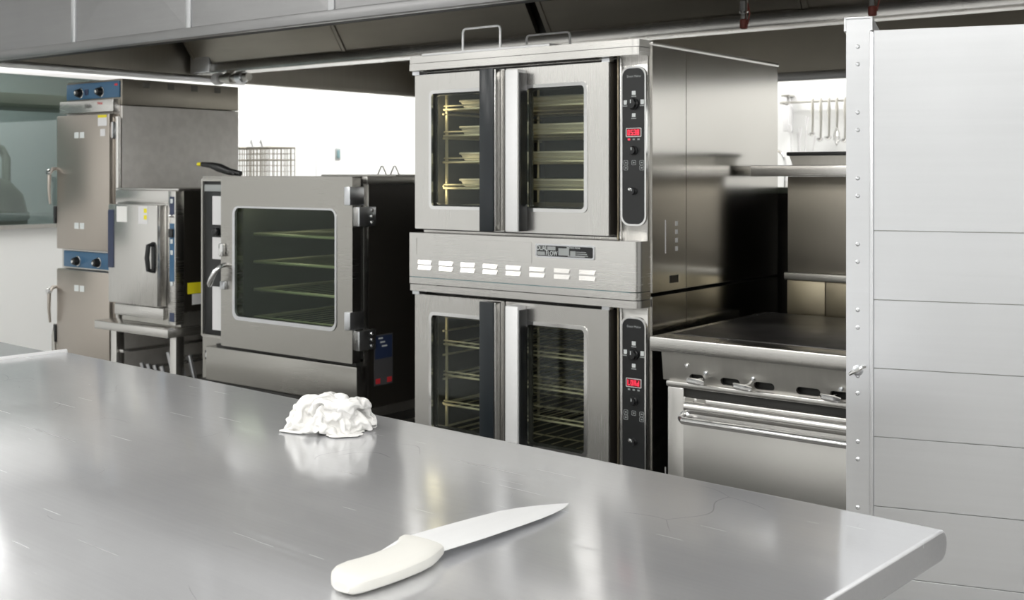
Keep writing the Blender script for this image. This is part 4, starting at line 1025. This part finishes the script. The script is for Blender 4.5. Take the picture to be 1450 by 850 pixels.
    -708, 27, 518, -703, -42, 571, -624, -77, 577, -570, -20, 550, -497, -40, 517, -456, -42, 583, -384, -56, 554, -329, -116, 577, -313, -31, 543, -251, -78, 523, -189, -44, 480, -158, -120, 518, -140, -130, 600, -108, -198, 642, -51, -261, 653, -9, -301, 598, 59, -347, 588, 137, -371, 593, 165, -438, 543, 256, -428, 596,
    283, -514, 568, 345, -544, 620, 369, -600, 675, 428, -582, 613, 489, -596, 567, 500, -532, 518, 586, -532, 495, 607, -452, 451, 591, -410, 373, 607, -338, 331, 581, -253, 334, 666, -279, 301, 788, -325, 269, 843, -382, 235, 902, -346, 179, 930, -308, 114, 964, -264, 55, -806, 162, 501, -744, 110, 485, -666, 145, 455,
    -622, 68, 457, -631, 40, 531, -650, 20, 605, -611, -38, 657, -535, -42, 628, -463, -15, 590, -392, 14, 550, -394, -30, 619, -343, -97, 647, -274, -86, 586, -229, -9, 561, -158, 6, 526, -107, -55, 502, -78, -122, 546, -47, -137, 620, 6, -193, 648, 51, -247, 603, 97, -288, 552, 153, -344, 525, 239, -390, 547,
    322, -458, 525, 386, -494, 600, 364, -458, 667, 422, -523, 645, 488, -562, 678, 550, -574, 622, 524, -496, 585, 601, -470, 545, 532, -439, 482, 546, -368, 424, 625, -342, 402, 648, -258, 390, 687, -322, 356, 772, -310, 340, 888, -304, 278, 899, -266, 212, 903, -233, 141, 908, -197, 66, -750, 220, 541, -704, 188, 486,
    -664, 141, 539, -592, 104, 520, -539, 42, 534, -584, 72, 604, -594, 38, 684, -508, 4, 687, -427, 0, 658, -393, 65, 609, -328, 7, 586, -296, -20, 649, -231, -82, 654, -175, -66, 596, -121, -1, 590, -68, 6, 536, -19, -65, 523, 10, -80, 598, 59, -136, 634, 114, -193, 621, 159, -231, 562, 208, -304, 567,
    290, -336, 522, 374, -412, 517, 448, -446, 572, 420, -402, 629, 439, -458, 688, 519, -480, 694, 592, -526, 669, 602, -494, 602, 584, -390, 596, 607, -412, 516, 566, -332, 502, 578, -266, 427, 662, -314, 433, 724, -272, 407, 775, -225, 362, 743, -230, 282, 832, -187, 231, 840, -161, 164, 915, -227, 144, -737, 233, 456,
    -688, 271, 519, -623, 215, 559, -544, 179, 557, -541, 110, 593, -491, 45, 631, -573, 117, 644, -500, 93, 693, -421, 76, 689, -331, 58, 654, -266, 55, 598, -219, -11, 623, -208, -5, 692, -139, -46, 664, -66, -58, 635, -30, 22, 605, 16, 20, 544, 56, -73, 531, 109, -79, 599, 167, -132, 623, 182, -210, 634,
    248, -236, 587, 327, -294, 575, 390, -362, 582, 469, -360, 539, 497, -422, 599, 491, -388, 665, 564, -426, 649, 632, -449, 685, 677, -463, 617, 660, -370, 610, 598, -322, 547, 646, -276, 488, 563, -272, 519, 614, -239, 446, 678, -196, 417, 682, -201, 333, 737, -163, 257, 732, -228, 198, 764, -224, 129, 847, -161, 118,
    -694, 264, 399, -637, 233, 444, -565, 208, 493, -545, 122, 480, -483, 139, 530, -426, 91, 576, -502, 166, 610, -479, 182, 686, -415, 145, 641, -338, 132, 604, -281, 89, 669, -217, 70, 618, -172, 61, 674, -104, 30, 689, -26, -12, 688, 42, 5, 648, 82, -16, 582, 93, 20, 514, 136, -73, 524, 198, -131, 545,
    232, -143, 610, 269, -198, 658, 303, -291, 655, 382, -272, 607, 441, -337, 627, 478, -313, 571, 547, -330, 608, 573, -344, 678, 654, -368, 688, 719, -388, 646, 715, -414, 559, 686, -332, 517, 680, -234, 540, 599, -199, 504, 539, -193, 423, 604, -190, 367, 620, -140, 302, 656, -237, 256, 621, -222, 179, 700, -167, 175,
    762, -183, 97, -659, 328, 459, -574, 298, 427, -536, 218, 418, -490, 138, 422, -432, 151, 472, -363, 123, 523, -420, 203, 557, -400, 231, 632, -338, 217, 685, -265, 183, 662, -235, 132, 599, -175, 136, 654, -111, 93, 620, -58, 100, 684, 11, 65, 688, 21, 76, 618, 100, 54, 619, 145, 68, 550, 192, -1, 515,
    249, -58, 545, 304, -101, 587, 283, -175, 579, 345, -224, 606, 404, -232, 671, 479, -276, 673, 466, -236, 604, 550, -245, 603, 596, -266, 672, 672, -288, 686, 679, -312, 613, 764, -348, 602, 780, -323, 520, 728, -256, 473, 659, -167, 469, 573, -146, 488, 547, -121, 407, 551, -195, 345, 583, -185, 266, 595, -134, 204,
    642, -89, 136, 673, -211, 119, -576, 344, 448, -580, 294, 508, -503, 240, 488, -460, 231, 418, -389, 177, 400, -312, 152, 450, -306, 221, 500, -316, 170, 548, -322, 249, 566, -244, 216, 564, -174, 184, 550, -133, 129, 579, -78, 180, 600, -49, 103, 598, 10, 140, 644, 82, 140, 618, 125, 106, 569, 215, 93, 590,
    174, 3, 585, 257, -15, 611, 251, -87, 654, 313, -143, 651, 356, -143, 582, 409, -208, 590, 458, -193, 658, 529, -232, 659, 557, -165, 612, 615, -246, 600, 638, -215, 671, 711, -252, 657, 795, -282, 642, 752, -256, 578, 810, -224, 504, 727, -158, 531, 634, -90, 492, 629, -102, 400, 536, -106, 358, 526, -81, 286,
    627, -63, 244, 705, -125, 209, 690, -94, 114, -586, 412, 492, -532, 354, 526, -456, 304, 518, -405, 274, 451, -336, 212, 449, -312, 218, 380, -244, 172, 431, -200, 193, 489, -210, 262, 520, -193, 306, 582, -118, 254, 570, -166, 205, 615, -115, 190, 675, -35, 188, 642, -9, 164, 570, 64, 154, 547, 145, 181, 542,
    145, 132, 612, 187, 53, 650, 243, -4, 684, 309, -25, 648, 357, -87, 678, 413, -102, 625, 437, -140, 554, 481, -123, 621, 525, -159, 689, 615, -157, 678, 584, -167, 603, 664, -155, 623, 728, -190, 605, 755, -212, 675, 811, -205, 620, 777, -155, 562, 798, -169, 464, 692, -134, 423, 622, -33, 443, 558, -22, 369,
    600, -88, 331, 652, -85, 284, 680, -31, 206, 737, -121, 171, -545, 392, 417, -486, 411, 482, -423, 383, 520, -363, 325, 517, -297, 285, 456, -261, 282, 385, -183, 222, 392, -126, 227, 442, -109, 249, 510, -117, 340, 545, -151, 312, 616, -182, 256, 670, -98, 271, 683, -51, 266, 620, 19, 221, 628, 55, 238, 562,
    136, 234, 590, 198, 184, 633, 215, 124, 687, 279, 75, 665, 348, 35, 684, 391, -12, 637, 374, -50, 574, 458, -53, 572, 547, -101, 579, 507, -91, 664, 596, -82, 684, 624, -96, 613, 672, -102, 561, 712, -109, 627, 759, -124, 685, 833, -136, 658, 857, -156, 590, 810, -108, 532, 777, -100, 432, 677, -72, 380,
    631, 31, 389, 594, -3, 317, 671, -16, 316, 739, -89, 254, 746, -42, 159, -449, 402, 392, -489, 330, 414, -424, 385, 440, -348, 336, 448, -284, 378, 473, -215, 298, 451, -166, 301, 378, -106, 304, 422, -106, 335, 493, -200, 356, 523, -232, 360, 612, -177, 344, 678, -93, 350, 652, -45, 294, 686, 35, 291, 656,
    87, 306, 602, 101, 254, 656, 181, 242, 683, 254, 198, 675, 321, 155, 669, 392, 110, 648, 422, 72, 592, 443, 22, 538, 455, -45, 486, 531, -17, 539, 493, -8, 637, 583, -2, 667, 588, -19, 587, 663, -12, 573, 687, -24, 656, 762, -58, 642, 846, -53, 647, 880, -77, 582, 883, -84, 498, 779, -37, 488,
    761, -45, 397, 716, 41, 363, 652, 49, 293, 729, -6, 245, 829, -43, 240, 739, -93, 224, -362, 318, 358, -436, 279, 337, -363, 308, 402, -344, 396, 397, -281, 341, 403, -229, 388, 446, -182, 390, 380, -112, 400, 410, -123, 433, 483, -157, 445, 569, -213, 464, 649, -122, 436, 637, -68, 440, 691, -5, 390, 671,
    -14, 350, 602, 55, 362, 654, 132, 332, 652, 206, 307, 639, 271, 256, 619, 326, 200, 591, 298, 123, 598, 324, 46, 570, 354, 40, 504, 422, 40, 456, 505, 57, 491, 501, 76, 588, 530, 91, 671, 610, 53, 664, 638, 88, 596, 690, 27, 578, 768, 0, 577, 835, 28, 624, 898, 22, 576, 894, 12, 486,
    811, 20, 443, 834, -30, 369, 751, -21, 319, 785, 45, 263, 758, 58, 194, 778, -21, 186, 788, -118, 157, -396, 316, 274, -367, 213, 294, -303, 274, 344, -325, 360, 327, -328, 409, 390, -249, 420, 379, -183, 472, 392, -149, 475, 458, -232, 446, 495, -248, 506, 576, -146, 522, 590, -96, 555, 651, -16, 536, 666,
    46, 480, 657, -19, 450, 603, 75, 438, 619, 141, 392, 599, 211, 352, 577, 265, 292, 547, 241, 211, 552, 236, 124, 541, 288, 74, 508, 362, 121, 527, 399, 119, 454, 479, 137, 491, 548, 146, 547, 557, 168, 628, 635, 139, 641, 715, 114, 643, 764, 60, 605, 754, 94, 527, 763, 0, 543, 818, 34, 495,
    842, 114, 480, 868, 87, 396, 878, 38, 334, 823, -35, 290, 877, 36, 243, 848, 30, 172, 814, -10, 113, 841, -97, 99, -465, 249, 256, -354, 252, 227, -287, 303, 261, -238, 339, 334, -275, 414, 331, -309, 480, 364, -271, 448, 427, -223, 528, 422, -257, 532, 490, -209, 589, 559, -130, 606, 612, -38, 596, 587,
    16, 624, 646, 86, 570, 642, 24, 528, 569, 30, 428, 551, 116, 411, 534, 160, 329, 522, 238, 302, 473, 197, 224, 489, 198, 138, 479, 280, 131, 459, 351, 180, 466, 438, 201, 489, 449, 162, 564, 508, 225, 537, 585, 182, 549, 665, 179, 568, 744, 172, 591, 781, 129, 645, 823, 108, 586, 785, 79, 503,
    714, 57, 468, 740, 118, 429, 775, 49, 377, 797, 14, 322, 882, 43, 298, 962, -26, 238, 869, -56, 210, 863, -91, 152, 931, -97, 94, -424, 328, 298, -416, 361, 228, -327, 346, 290, -281, 398, 260, -232, 478, 276, -216, 484, 348, -300, 526, 390, -294, 586, 448, -203, 601, 478, -137, 560, 525, -134, 658, 549,
    -41, 680, 578, 47, 682, 590, 120, 632, 595, 108, 534, 551, 31, 484, 495, 56, 385, 487, 137, 350, 454, 154, 268, 475, 188, 212, 414, 259, 174, 424, 275, 215, 498, 350, 211, 547, 407, 286, 530, 438, 261, 600, 518, 258, 616, 604, 228, 611, 673, 264, 576, 704, 218, 639, 793, 211, 630, 837, 190, 568,
    747, 158, 532, 683, 148, 460, 659, 122, 385, 709, 87, 331, 794, 92, 314, 918, 99, 253, 902, 31, 187, 978, -21, 199, 955, -26, 136, 999, -109, 158, -485, 385, 200, -454, 465, 245, -382, 401, 213, -332, 467, 224, -301, 417, 294, -305, 502, 310, -319, 586, 339, -236, 589, 386, -161, 592, 422, -94, 572, 468,
    -100, 668, 483, -35, 738, 530, 39, 678, 521, 127, 677, 532, 133, 584, 495, 62, 518, 440, 62, 410, 413, 94, 319, 386, 178, 320, 414, 239, 272, 386, 309, 233, 394, 323, 284, 464, 339, 304, 556, 409, 325, 610, 467, 336, 549, 532, 292, 536, 564, 311, 610, 642, 315, 640, 724, 302, 634, 753, 256, 577,
    835, 264, 543, 813, 182, 490, 726, 217, 442, 691, 214, 369, 696, 168, 302, 786, 98, 268, 838, 86, 204, 945, 101, 220, 1003, 53, 170, 1022, 18, 111, 955, -40, 110, -373, 358, 173, -420, 440, 154, -335, 480, 178, -253, 423, 197, -308, 496, 227, -288, 584, 255, -247, 606, 308, -200, 536, 336, -127, 528, 381,
    -68, 584, 400, -66, 678, 421, -1, 756, 467, 88, 744, 507, 83, 670, 470, 169, 630, 444, 146, 518, 444, 141, 414, 417, 134, 368, 340, 210, 325, 342, 284, 346, 370, 340, 308, 412, 405, 282, 458, 376, 362, 518, 422, 402, 587, 508, 387, 597, 518, 366, 520, 591, 335, 543, 641, 378, 595, 723, 375, 592,
    794, 325, 564, 764, 271, 508, 857, 246, 476, 804, 180, 423, 779, 211, 355, 777, 145, 311, 811, 196, 244, 848, 183, 163, 869, 86, 160, 930, 33, 123, 968, 65, 63, 1030, 5, 76, -366, 323, 86, -336, 372, 147, -335, 467, 104, -270, 505, 163, -216, 469, 224, -201, 550, 265, -220, 644, 258, -130, 552, 285,
    -175, 589, 341, -95, 628, 348, -24, 687, 351, 49, 748, 407, 130, 791, 452, 102, 716, 414, 146, 637, 373, 103, 538, 385, 121, 450, 352, 214, 424, 330, 248, 408, 390, 245, 373, 457, 320, 368, 490, 384, 363, 440, 453, 349, 481, 438, 432, 515, 486, 468, 574, 559, 428, 557, 590, 394, 498, 653, 348, 526,
    718, 412, 527, 799, 390, 505, 760, 330, 463, 814, 267, 421, 872, 213, 382, 845, 147, 334, 915, 176, 259, 885, 225, 192, 937, 149, 198, 894, 170, 125, 851, 90, 101, 897, -4, 79, 964, -59, 37, -415, 410, 102, -319, 374, 76, -258, 423, 143, -200, 507, 129, -146, 469, 178, -125, 559, 199, -233, 585, 192,
    -168, 653, 236, -131, 648, 300, -146, 700, 363, -66, 753, 387, 17, 829, 399, 94, 781, 372, 169, 734, 359, 101, 660, 307, 113, 550, 306, 189, 494, 304, 240, 510, 368, 207, 500, 434, 260, 465, 489, 336, 460, 481, 409, 446, 458, 463, 387, 417, 504, 418, 479, 509, 502, 512, 589, 509, 538, 652, 454, 521,
    633, 396, 465, 694, 339, 479, 729, 422, 466, 811, 404, 435, 844, 338, 387, 807, 272, 356, 881, 250, 326, 973, 268, 260, 972, 183, 216, 1009, 177, 146, 963, 143, 85, 877, 118, 38, 862, 18, 20, 932, -22, 20, -421, 448, 40, -313, 452, 42, -235, 393, 70, -159, 449, 71, -132, 526, 118, -121, 627, 136,
    -174, 673, 187, -255, 717, 232, -196, 715, 290, -117, 748, 290, -83, 832, 346, 23, 840, 322, 59, 750, 298, 133, 726, 283, 192, 655, 331, 200, 631, 251, 242, 580, 311, 200, 612, 378, 260, 596, 433, 314, 548, 460, 282, 491, 394, 338, 419, 405, 407, 457, 421, 503, 458, 407, 555, 501, 447, 615, 562, 477,
    677, 501, 462, 686, 438, 418, 637, 360, 431, 732, 370, 417, 788, 422, 373, 775, 325, 361, 805, 310, 285, 803, 237, 313, 888, 290, 248, 926, 264, 190, 950, 242, 119, 968, 219, 43, 970, 116, 24, 923, 60, 20, 994, 41, 20, -417, 372, 20, -310, 395, 20, -242, 447, 20, -253, 503, 71, -215, 598, 74,
    -241, 654, 151, -215, 733, 117, -195, 784, 173, -221, 849, 229, -138, 896, 245, -54, 753, 292, 13, 895, 240, 87, 844, 297, 167, 816, 298, 230, 744, 304, 194, 744, 235, 252, 686, 284, 291, 632, 327, 332, 656, 394, 380, 601, 415, 319, 560, 346, 339, 464, 327, 437, 491, 360, 446, 538, 419, 523, 586, 403,
    595, 546, 389, 679, 534, 385, 608, 466, 369, 622, 387, 361, 718, 346, 347, 731, 441, 322, 784, 368, 294, 727, 296, 314, 712, 224, 301, 786, 271, 226, 820, 254, 157, 847, 237, 92, 865, 205, 26, 907, 158, 20, 967, 120, 20, 955, 29, 20, -433, 454, 20, -338, 456, 20, -288, 517, 20, -311, 589, 30,
    -352, 612, 106, -360, 718, 127, -323, 798, 131, -261, 856, 135, -175, 885, 151, -133, 821, 194, -42, 865, 218, 71, 807, 213, 96, 921, 221, 186, 912, 221, 186, 816, 238, 292, 802, 227, 335, 709, 220, 384, 727, 277, 390, 700, 343, 447, 640, 368, 372, 620, 304, 324, 560, 288, 355, 510, 373, 426, 564, 349,
    486, 504, 373, 552, 455, 357, 602, 518, 331, 669, 499, 314, 684, 402, 307, 620, 340, 317, 727, 352, 292, 808, 413, 220, 745, 318, 239, 694, 233, 263, 733, 173, 235, 773, 141, 161, 775, 149, 89, 793, 139, 20, 823, 129, 20, 881, 66, 20, 953, 76, 20, -472, 464, 20, -408, 522, 20, -360, 604, 20,
    -445, 606, 33, -359, 693, 20, -384, 782, 40, -295, 799, 41, -213, 817, 68, -149, 798, 115, -65, 808, 143, -23, 906, 152, 57, 820, 140, 98, 912, 147, 184, 895, 149, 166, 804, 165, 261, 797, 149, 336, 806, 200, 393, 821, 253, 462, 779, 279, 491, 670, 299, 459, 588, 287, 414, 516, 283, 378, 548, 273,
    416, 472, 319, 483, 522, 300, 562, 532, 323, 590, 497, 274, 637, 436, 282, 740, 454, 233, 645, 410, 247, 692, 327, 275, 707, 371, 193, 777, 264, 172, 719, 171, 183, 647, 97, 216, 706, 48, 166, 750, 39, 98, 783, 31, 33, 812, 29, 20, 811, 33, 20, 888, 44, 20, -529, 536, 20, -431, 570, 20,
    -476, 582, 20, -443, 695, 20, -389, 781, 20, -302, 765, 20, -285, 700, 48, -193, 728, 62, -109, 765, 55, -111, 843, 84, -35, 907, 80, 37, 839, 70, 96, 904, 69, 131, 838, 103, 218, 816, 99, 276, 874, 131, 360, 875, 161, 436, 846, 193, 504, 804, 218, 509, 718, 225, 432, 680, 252, 396, 598, 224,
    373, 497, 215, 450, 457, 248, 494, 431, 284, 539, 569, 258, 620, 591, 263, 717, 554, 256, 671, 473, 213, 639, 374, 180, 604, 354, 268, 660, 289, 198, 715, 255, 115, 681, 164, 113, 609, 110, 135, 624, 14, 136, 687, -29, 91, 739, -51, 33, 788, -61, 20, 837, -56, 20, 807, -7, 20, -542, 610, 20,
    -561, 610, 20, -451, 649, 20, -359, 673, 20, -339, 767, 20, -313, 704, 20, -240, 655, 20, -158, 697, 20, -163, 788, 20, -139, 874, 20, -51, 903, 20, 43, 886, 20, 129, 858, 20, 179, 799, 27, 241, 865, 25, 315, 861, 60, 357, 808, 109, 444, 819, 121, 427, 766, 179, 483, 701, 150, 512, 650, 208,
    473, 575, 182, 437, 498, 166, 498, 533, 227, 464, 444, 219, 550, 475, 226, 643, 522, 214, 712, 570, 182, 745, 467, 153, 621, 456, 190, 590, 338, 182, 584, 236, 170, 635, 235, 86, 661, 166, 47, 582, 117, 63, 573, 23, 62, 653, 28, 27, 663, -51, 20, 718, -97, 20, 786, -126, 20, 825, -94, 20,
    -620, 703, 20, -550, 725, 20, -470, 755, 20, -429, 681, 20, -337, 676, 20, -242, 689, 20, -176, 624, 20, -134, 709, 20, -133, 795, 20, -160, 884, 20, -73, 849, 20, 9, 816, 20, 97, 785, 20, 186, 797, 20, 269, 800, 20, 291, 773, 32, 377, 794, 34, 433, 744, 71, 386, 706, 125, 400, 680, 195,
    459, 626, 147, 390, 601, 193, 438, 588, 129, 528, 535, 144, 497, 436, 141, 567, 491, 149, 566, 588, 195, 629, 529, 162, 714, 563, 139, 650, 439, 116, 591, 322, 99, 508, 267, 129, 550, 192, 110, 563, 188, 33, 558, 124, 20, 523, 36, 20, 603, 85, 20, 676, 37, 20, 704, -24, 20, 706, -110, 20,
    791, -170, 20,
]
ca, sa = math.cos(R(37.8)), math.sin(R(37.8))
NG = 41; vs = []; fs = []
for i in range(NG*NG):
    x, y, z = nums[3*i]*.0001, nums[3*i+1]*.0001, nums[3*i+2]*.0001
    q = (x/.1)**2+(y/.1)**2
    z *= 1.06-.22*q
    x *= .97; y *= .92
    vs.append((RAGX+x*ca-y*sa, RAGY+x*sa+y*ca, .9006+max(z, .0018)))
for j in range(NG-1):
    for i in range(NG-1): fs.append((j*NG+i, j*NG+i+1, j*NG+NG+i+1, j*NG+NG+i))
RAG.add(vs, fs)
rag = RAG.build('cleaning_cloth', M_CLOTH, smooth=False)
tag(rag, 'crumpled white cotton cleaning cloth heaped on the steel table', 'cloth')
sm_ = rag.modifiers.new('thickness', 'SOLIDIFY'); sm_.thickness = .0016; sm_.offset = 0
sm_ = rag.modifiers.new('smooth', 'SUBSURF'); sm_.levels = 2; sm_.render_levels = 2
rag.data.polygons.foreach_set('use_smooth', [True]*len(rag.data.polygons))

# ------------------------------------------------------------------ far wall: utensils, tap, dispenser, switch
YU = YB-.06
UR = thing('utensil_rail', 'steel rail on the far white wall with utensils hung from it', 'rail', (-1.5, YB, 1.95))
MB().cyl((-1.80, YU, 1.955), (-.6, YU, 1.955), .008, n=10).build('bar', M_STDULL, UR)
for x in (-1.78, -1.2, -.62): box('bracket', M_STDULL, UR, x-.01, x+.01, YU, YB, 1.945, 1.965)
def ladle(x, L, r, kind, label):
    y = YU-.02; zt = 1.975
    t = thing('hanging_utensil', label, 'utensil', (x, y, 1.955-L), group='utensils on the far wall rail')
    MB().tube([(x, y+.02, zt-.008), (x, y+.012, zt), (x, y, zt-.005), (x, y, zt-.06), (x+.004, y-.004, zt-L*.6), (x, y, zt-L+.02)], [.005, .005, .007, .014, .010, .008], 8).build('handle', M_STDULL, t)
    if kind == 'ladle':
        prof = [(.002, -r), (r*.5, -r*.87), (r*.87, -r*.5), (r, 0), (r*.96, 0), (r*.82, -r*.45), (r*.45, -r*.8), (.002, -r*.93)]
        MB().lathe(prof, (x, y-r*.6, zt-L+.02), 'z', 18).build('bowl', M_CHROME, t)
    else:
        m = MB()
        for k in range(6):
            a = PI*k/6; dx, dy = math.cos(a)*r, math.sin(a)*r
            m.tube([(x, y, zt-L+.05), (x+dx*.8, y+dy*.8, zt-L+.0), (x+dx, y+dy, zt-L-.05), (x, y, zt-L-.1), (x-dx, y-dy, zt-L-.05), (x-dx*.8, y-dy*.8, zt-L), (x, y, zt-L+.05)], .002, 5)
        m.build('whisk_wires', M_CHROME, t)
where = ['leftmost ladle hanging on the far wall rail', 'second ladle from the left on the far wall rail', 'middle ladle hanging on the far wall rail', 'whisk hanging beside the ladles on the far wall rail', 'ladle hanging just left of the tall rack post']
for i, (x, L, r, kd) in enumerate(((-1.535, .27, .028, 'ladle'), (-1.472, .31, .029, 'ladle'), (-1.409, .30, .028, 'ladle'), (-1.349, .25, .026, 'whisk'), (-1.288, .32, .028, 'ladle'))):
    ladle(x, L, r, kd, where[i])
# counter under the far wall with tap and utensil crock
FC = thing('far_counter', 'stainless counter along the far white wall', 'counter', (-1.0, 4.7, 0))
box('counter_top', M_STH, FC, -3.2, 2.5, 4.35, YB-.002, .88, .92, .004)
box('counter_front', M_STDULL, FC, -3.15, 2.45, 4.42, YB-.01, .1, .88)
TP = thing('gooseneck_tap', 'chrome gooseneck tap at the far white wall', 'tap', (-1.72, 4.85, .92))
pts = [(-1.72, 4.85, .92), (-1.72, 4.85, 1.45)]
for k in range(11):
    a = PI*k/10; pts.append((-1.80+.08*math.cos(a), 4.85, 1.50+.10*math.sin(a)))
pts.append((-1.88, 4.85, 1.44))
MB().tube(pts, .011, 10).build('spout', M_CHROME, TP)
MB().lathe([(.03, 0), (.03, .03), (.018, .05)], (-1.72, 4.85, .92), 'z', 14).build('tap_base', M_CHROME, TP)
DS = thing('wall_dispenser', 'narrow grey dispenser fixed high on the far white wall', 'dispenser', (-1.74, YB-.05, 1.74))
box('dispenser_body', M_OFFW, DS, -1.765, -1.72, YB-.09, YB-.001, 1.74, 1.93, .006)
box('dispenser_top', M_STDULL, DS, -1.775, -1.71, YB-.10, YB-.001, 2.00, 2.015, .002)
box('dispenser_stem', M_OFFW, DS, -1.75, -1.735, YB-.05, YB-.001, 1.93, 2.0)
CR = thing('utensil_crock', 'steel crock of upright spoons on a far shelf', 'utensil holder', (-1.6, 4.8, .92))
MB().lathe([(.05, 0), (.07, .02), (.075, .45), (.07, .45), (.065, .03), (.01, .02)], (-1.6, 4.8, .92), 'z', 18).build('crock', M_STDULL, CR)
for dx, dy, hh in ((-.05, 0, .86), (.0, .02, .80), (.07, 0, .92), (.03, -.02, .84), (.12, .01, .78)):
    MB().tube([(-1.6+dx*.3, 4.8+dy, 1.0), (-1.6+dx, 4.8+dy, .92+hh-.08), (-1.6+dx*1.12, 4.8+dy, .92+hh)], [.004, .005, .016], 8).build('spoon', M_OFFW, CR)
SWI = thing('light_switch', 'small teal grey switch plate on the white left wall', 'switch', (XL, 3.84, 1.60))
box('switch_plate', M_GREYP, SWI, XL, XL+.008, 3.81, 3.87, 1.545, 1.645, .002)
box('switch_key', M_TEAL, SWI, XL+.008, XL+.014, 3.823, 3.857, 1.56, 1.63, .003)

# ------------------------------------------------------------------ things in the dim room behind the window
sh = tag(box('wall_shelf', M_OLIVE, None, XL-1.0, XL-.5, -1.9, 3.0, 1.90, 2.0, .004), 'dark shelf board seen through the left window', 'shelf')
WM = thing('domed_appliance', 'grey domed kitchen machine seen through the left window', 'appliance', (XL-1.0, 1.1, 0))
MB().lathe([(.34, .2), (.36, .9), (.36, 1.15), (.33, 1.27), (.25, 1.36), (.12, 1.42), (.01, 1.43)], (XL-1.0, 1.15, 0), 'z', 28).build('dome', M_OLIVE, WM)
MB().lathe([(.365, 0), (.375, .01), (.375, .05), (.365, .06)], (XL-1.0, 1.15, 1.08), 'z', 28).build('band', M_GREYROOM, WM)
for a in (0, 2, 4): MB().cyl((XL-1.0+.25*math.cos(a), 1.15+.25*math.sin(a), 0), (XL-1.0+.25*math.cos(a), 1.15+.25*math.sin(a), .2), .03, n=10).build('leg', M_OLIVE, WM)
WP = thing('swivel_pipe', 'dark bent standpipe seen through the left window above the domed machine', 'pipe', (XL-1.6, 1.45, 0))
MB().tube([(XL-1.6, 1.72, 0), (XL-1.6, 1.72, 1.55), (XL-1.6, 1.68, 1.62), (XL-1.6, 1.56, 1.66), (XL-1.6, 1.25, 1.67)], .035, 12).build('standpipe', M_OLIVE, WP)
MB().lathe([(.02, .08), (.06, .06), (.10, .02), (.11, 0)], (XL-1.6, 1.40, 1.66), 'z', 18).build('cowl', M_OLIVE, WP)
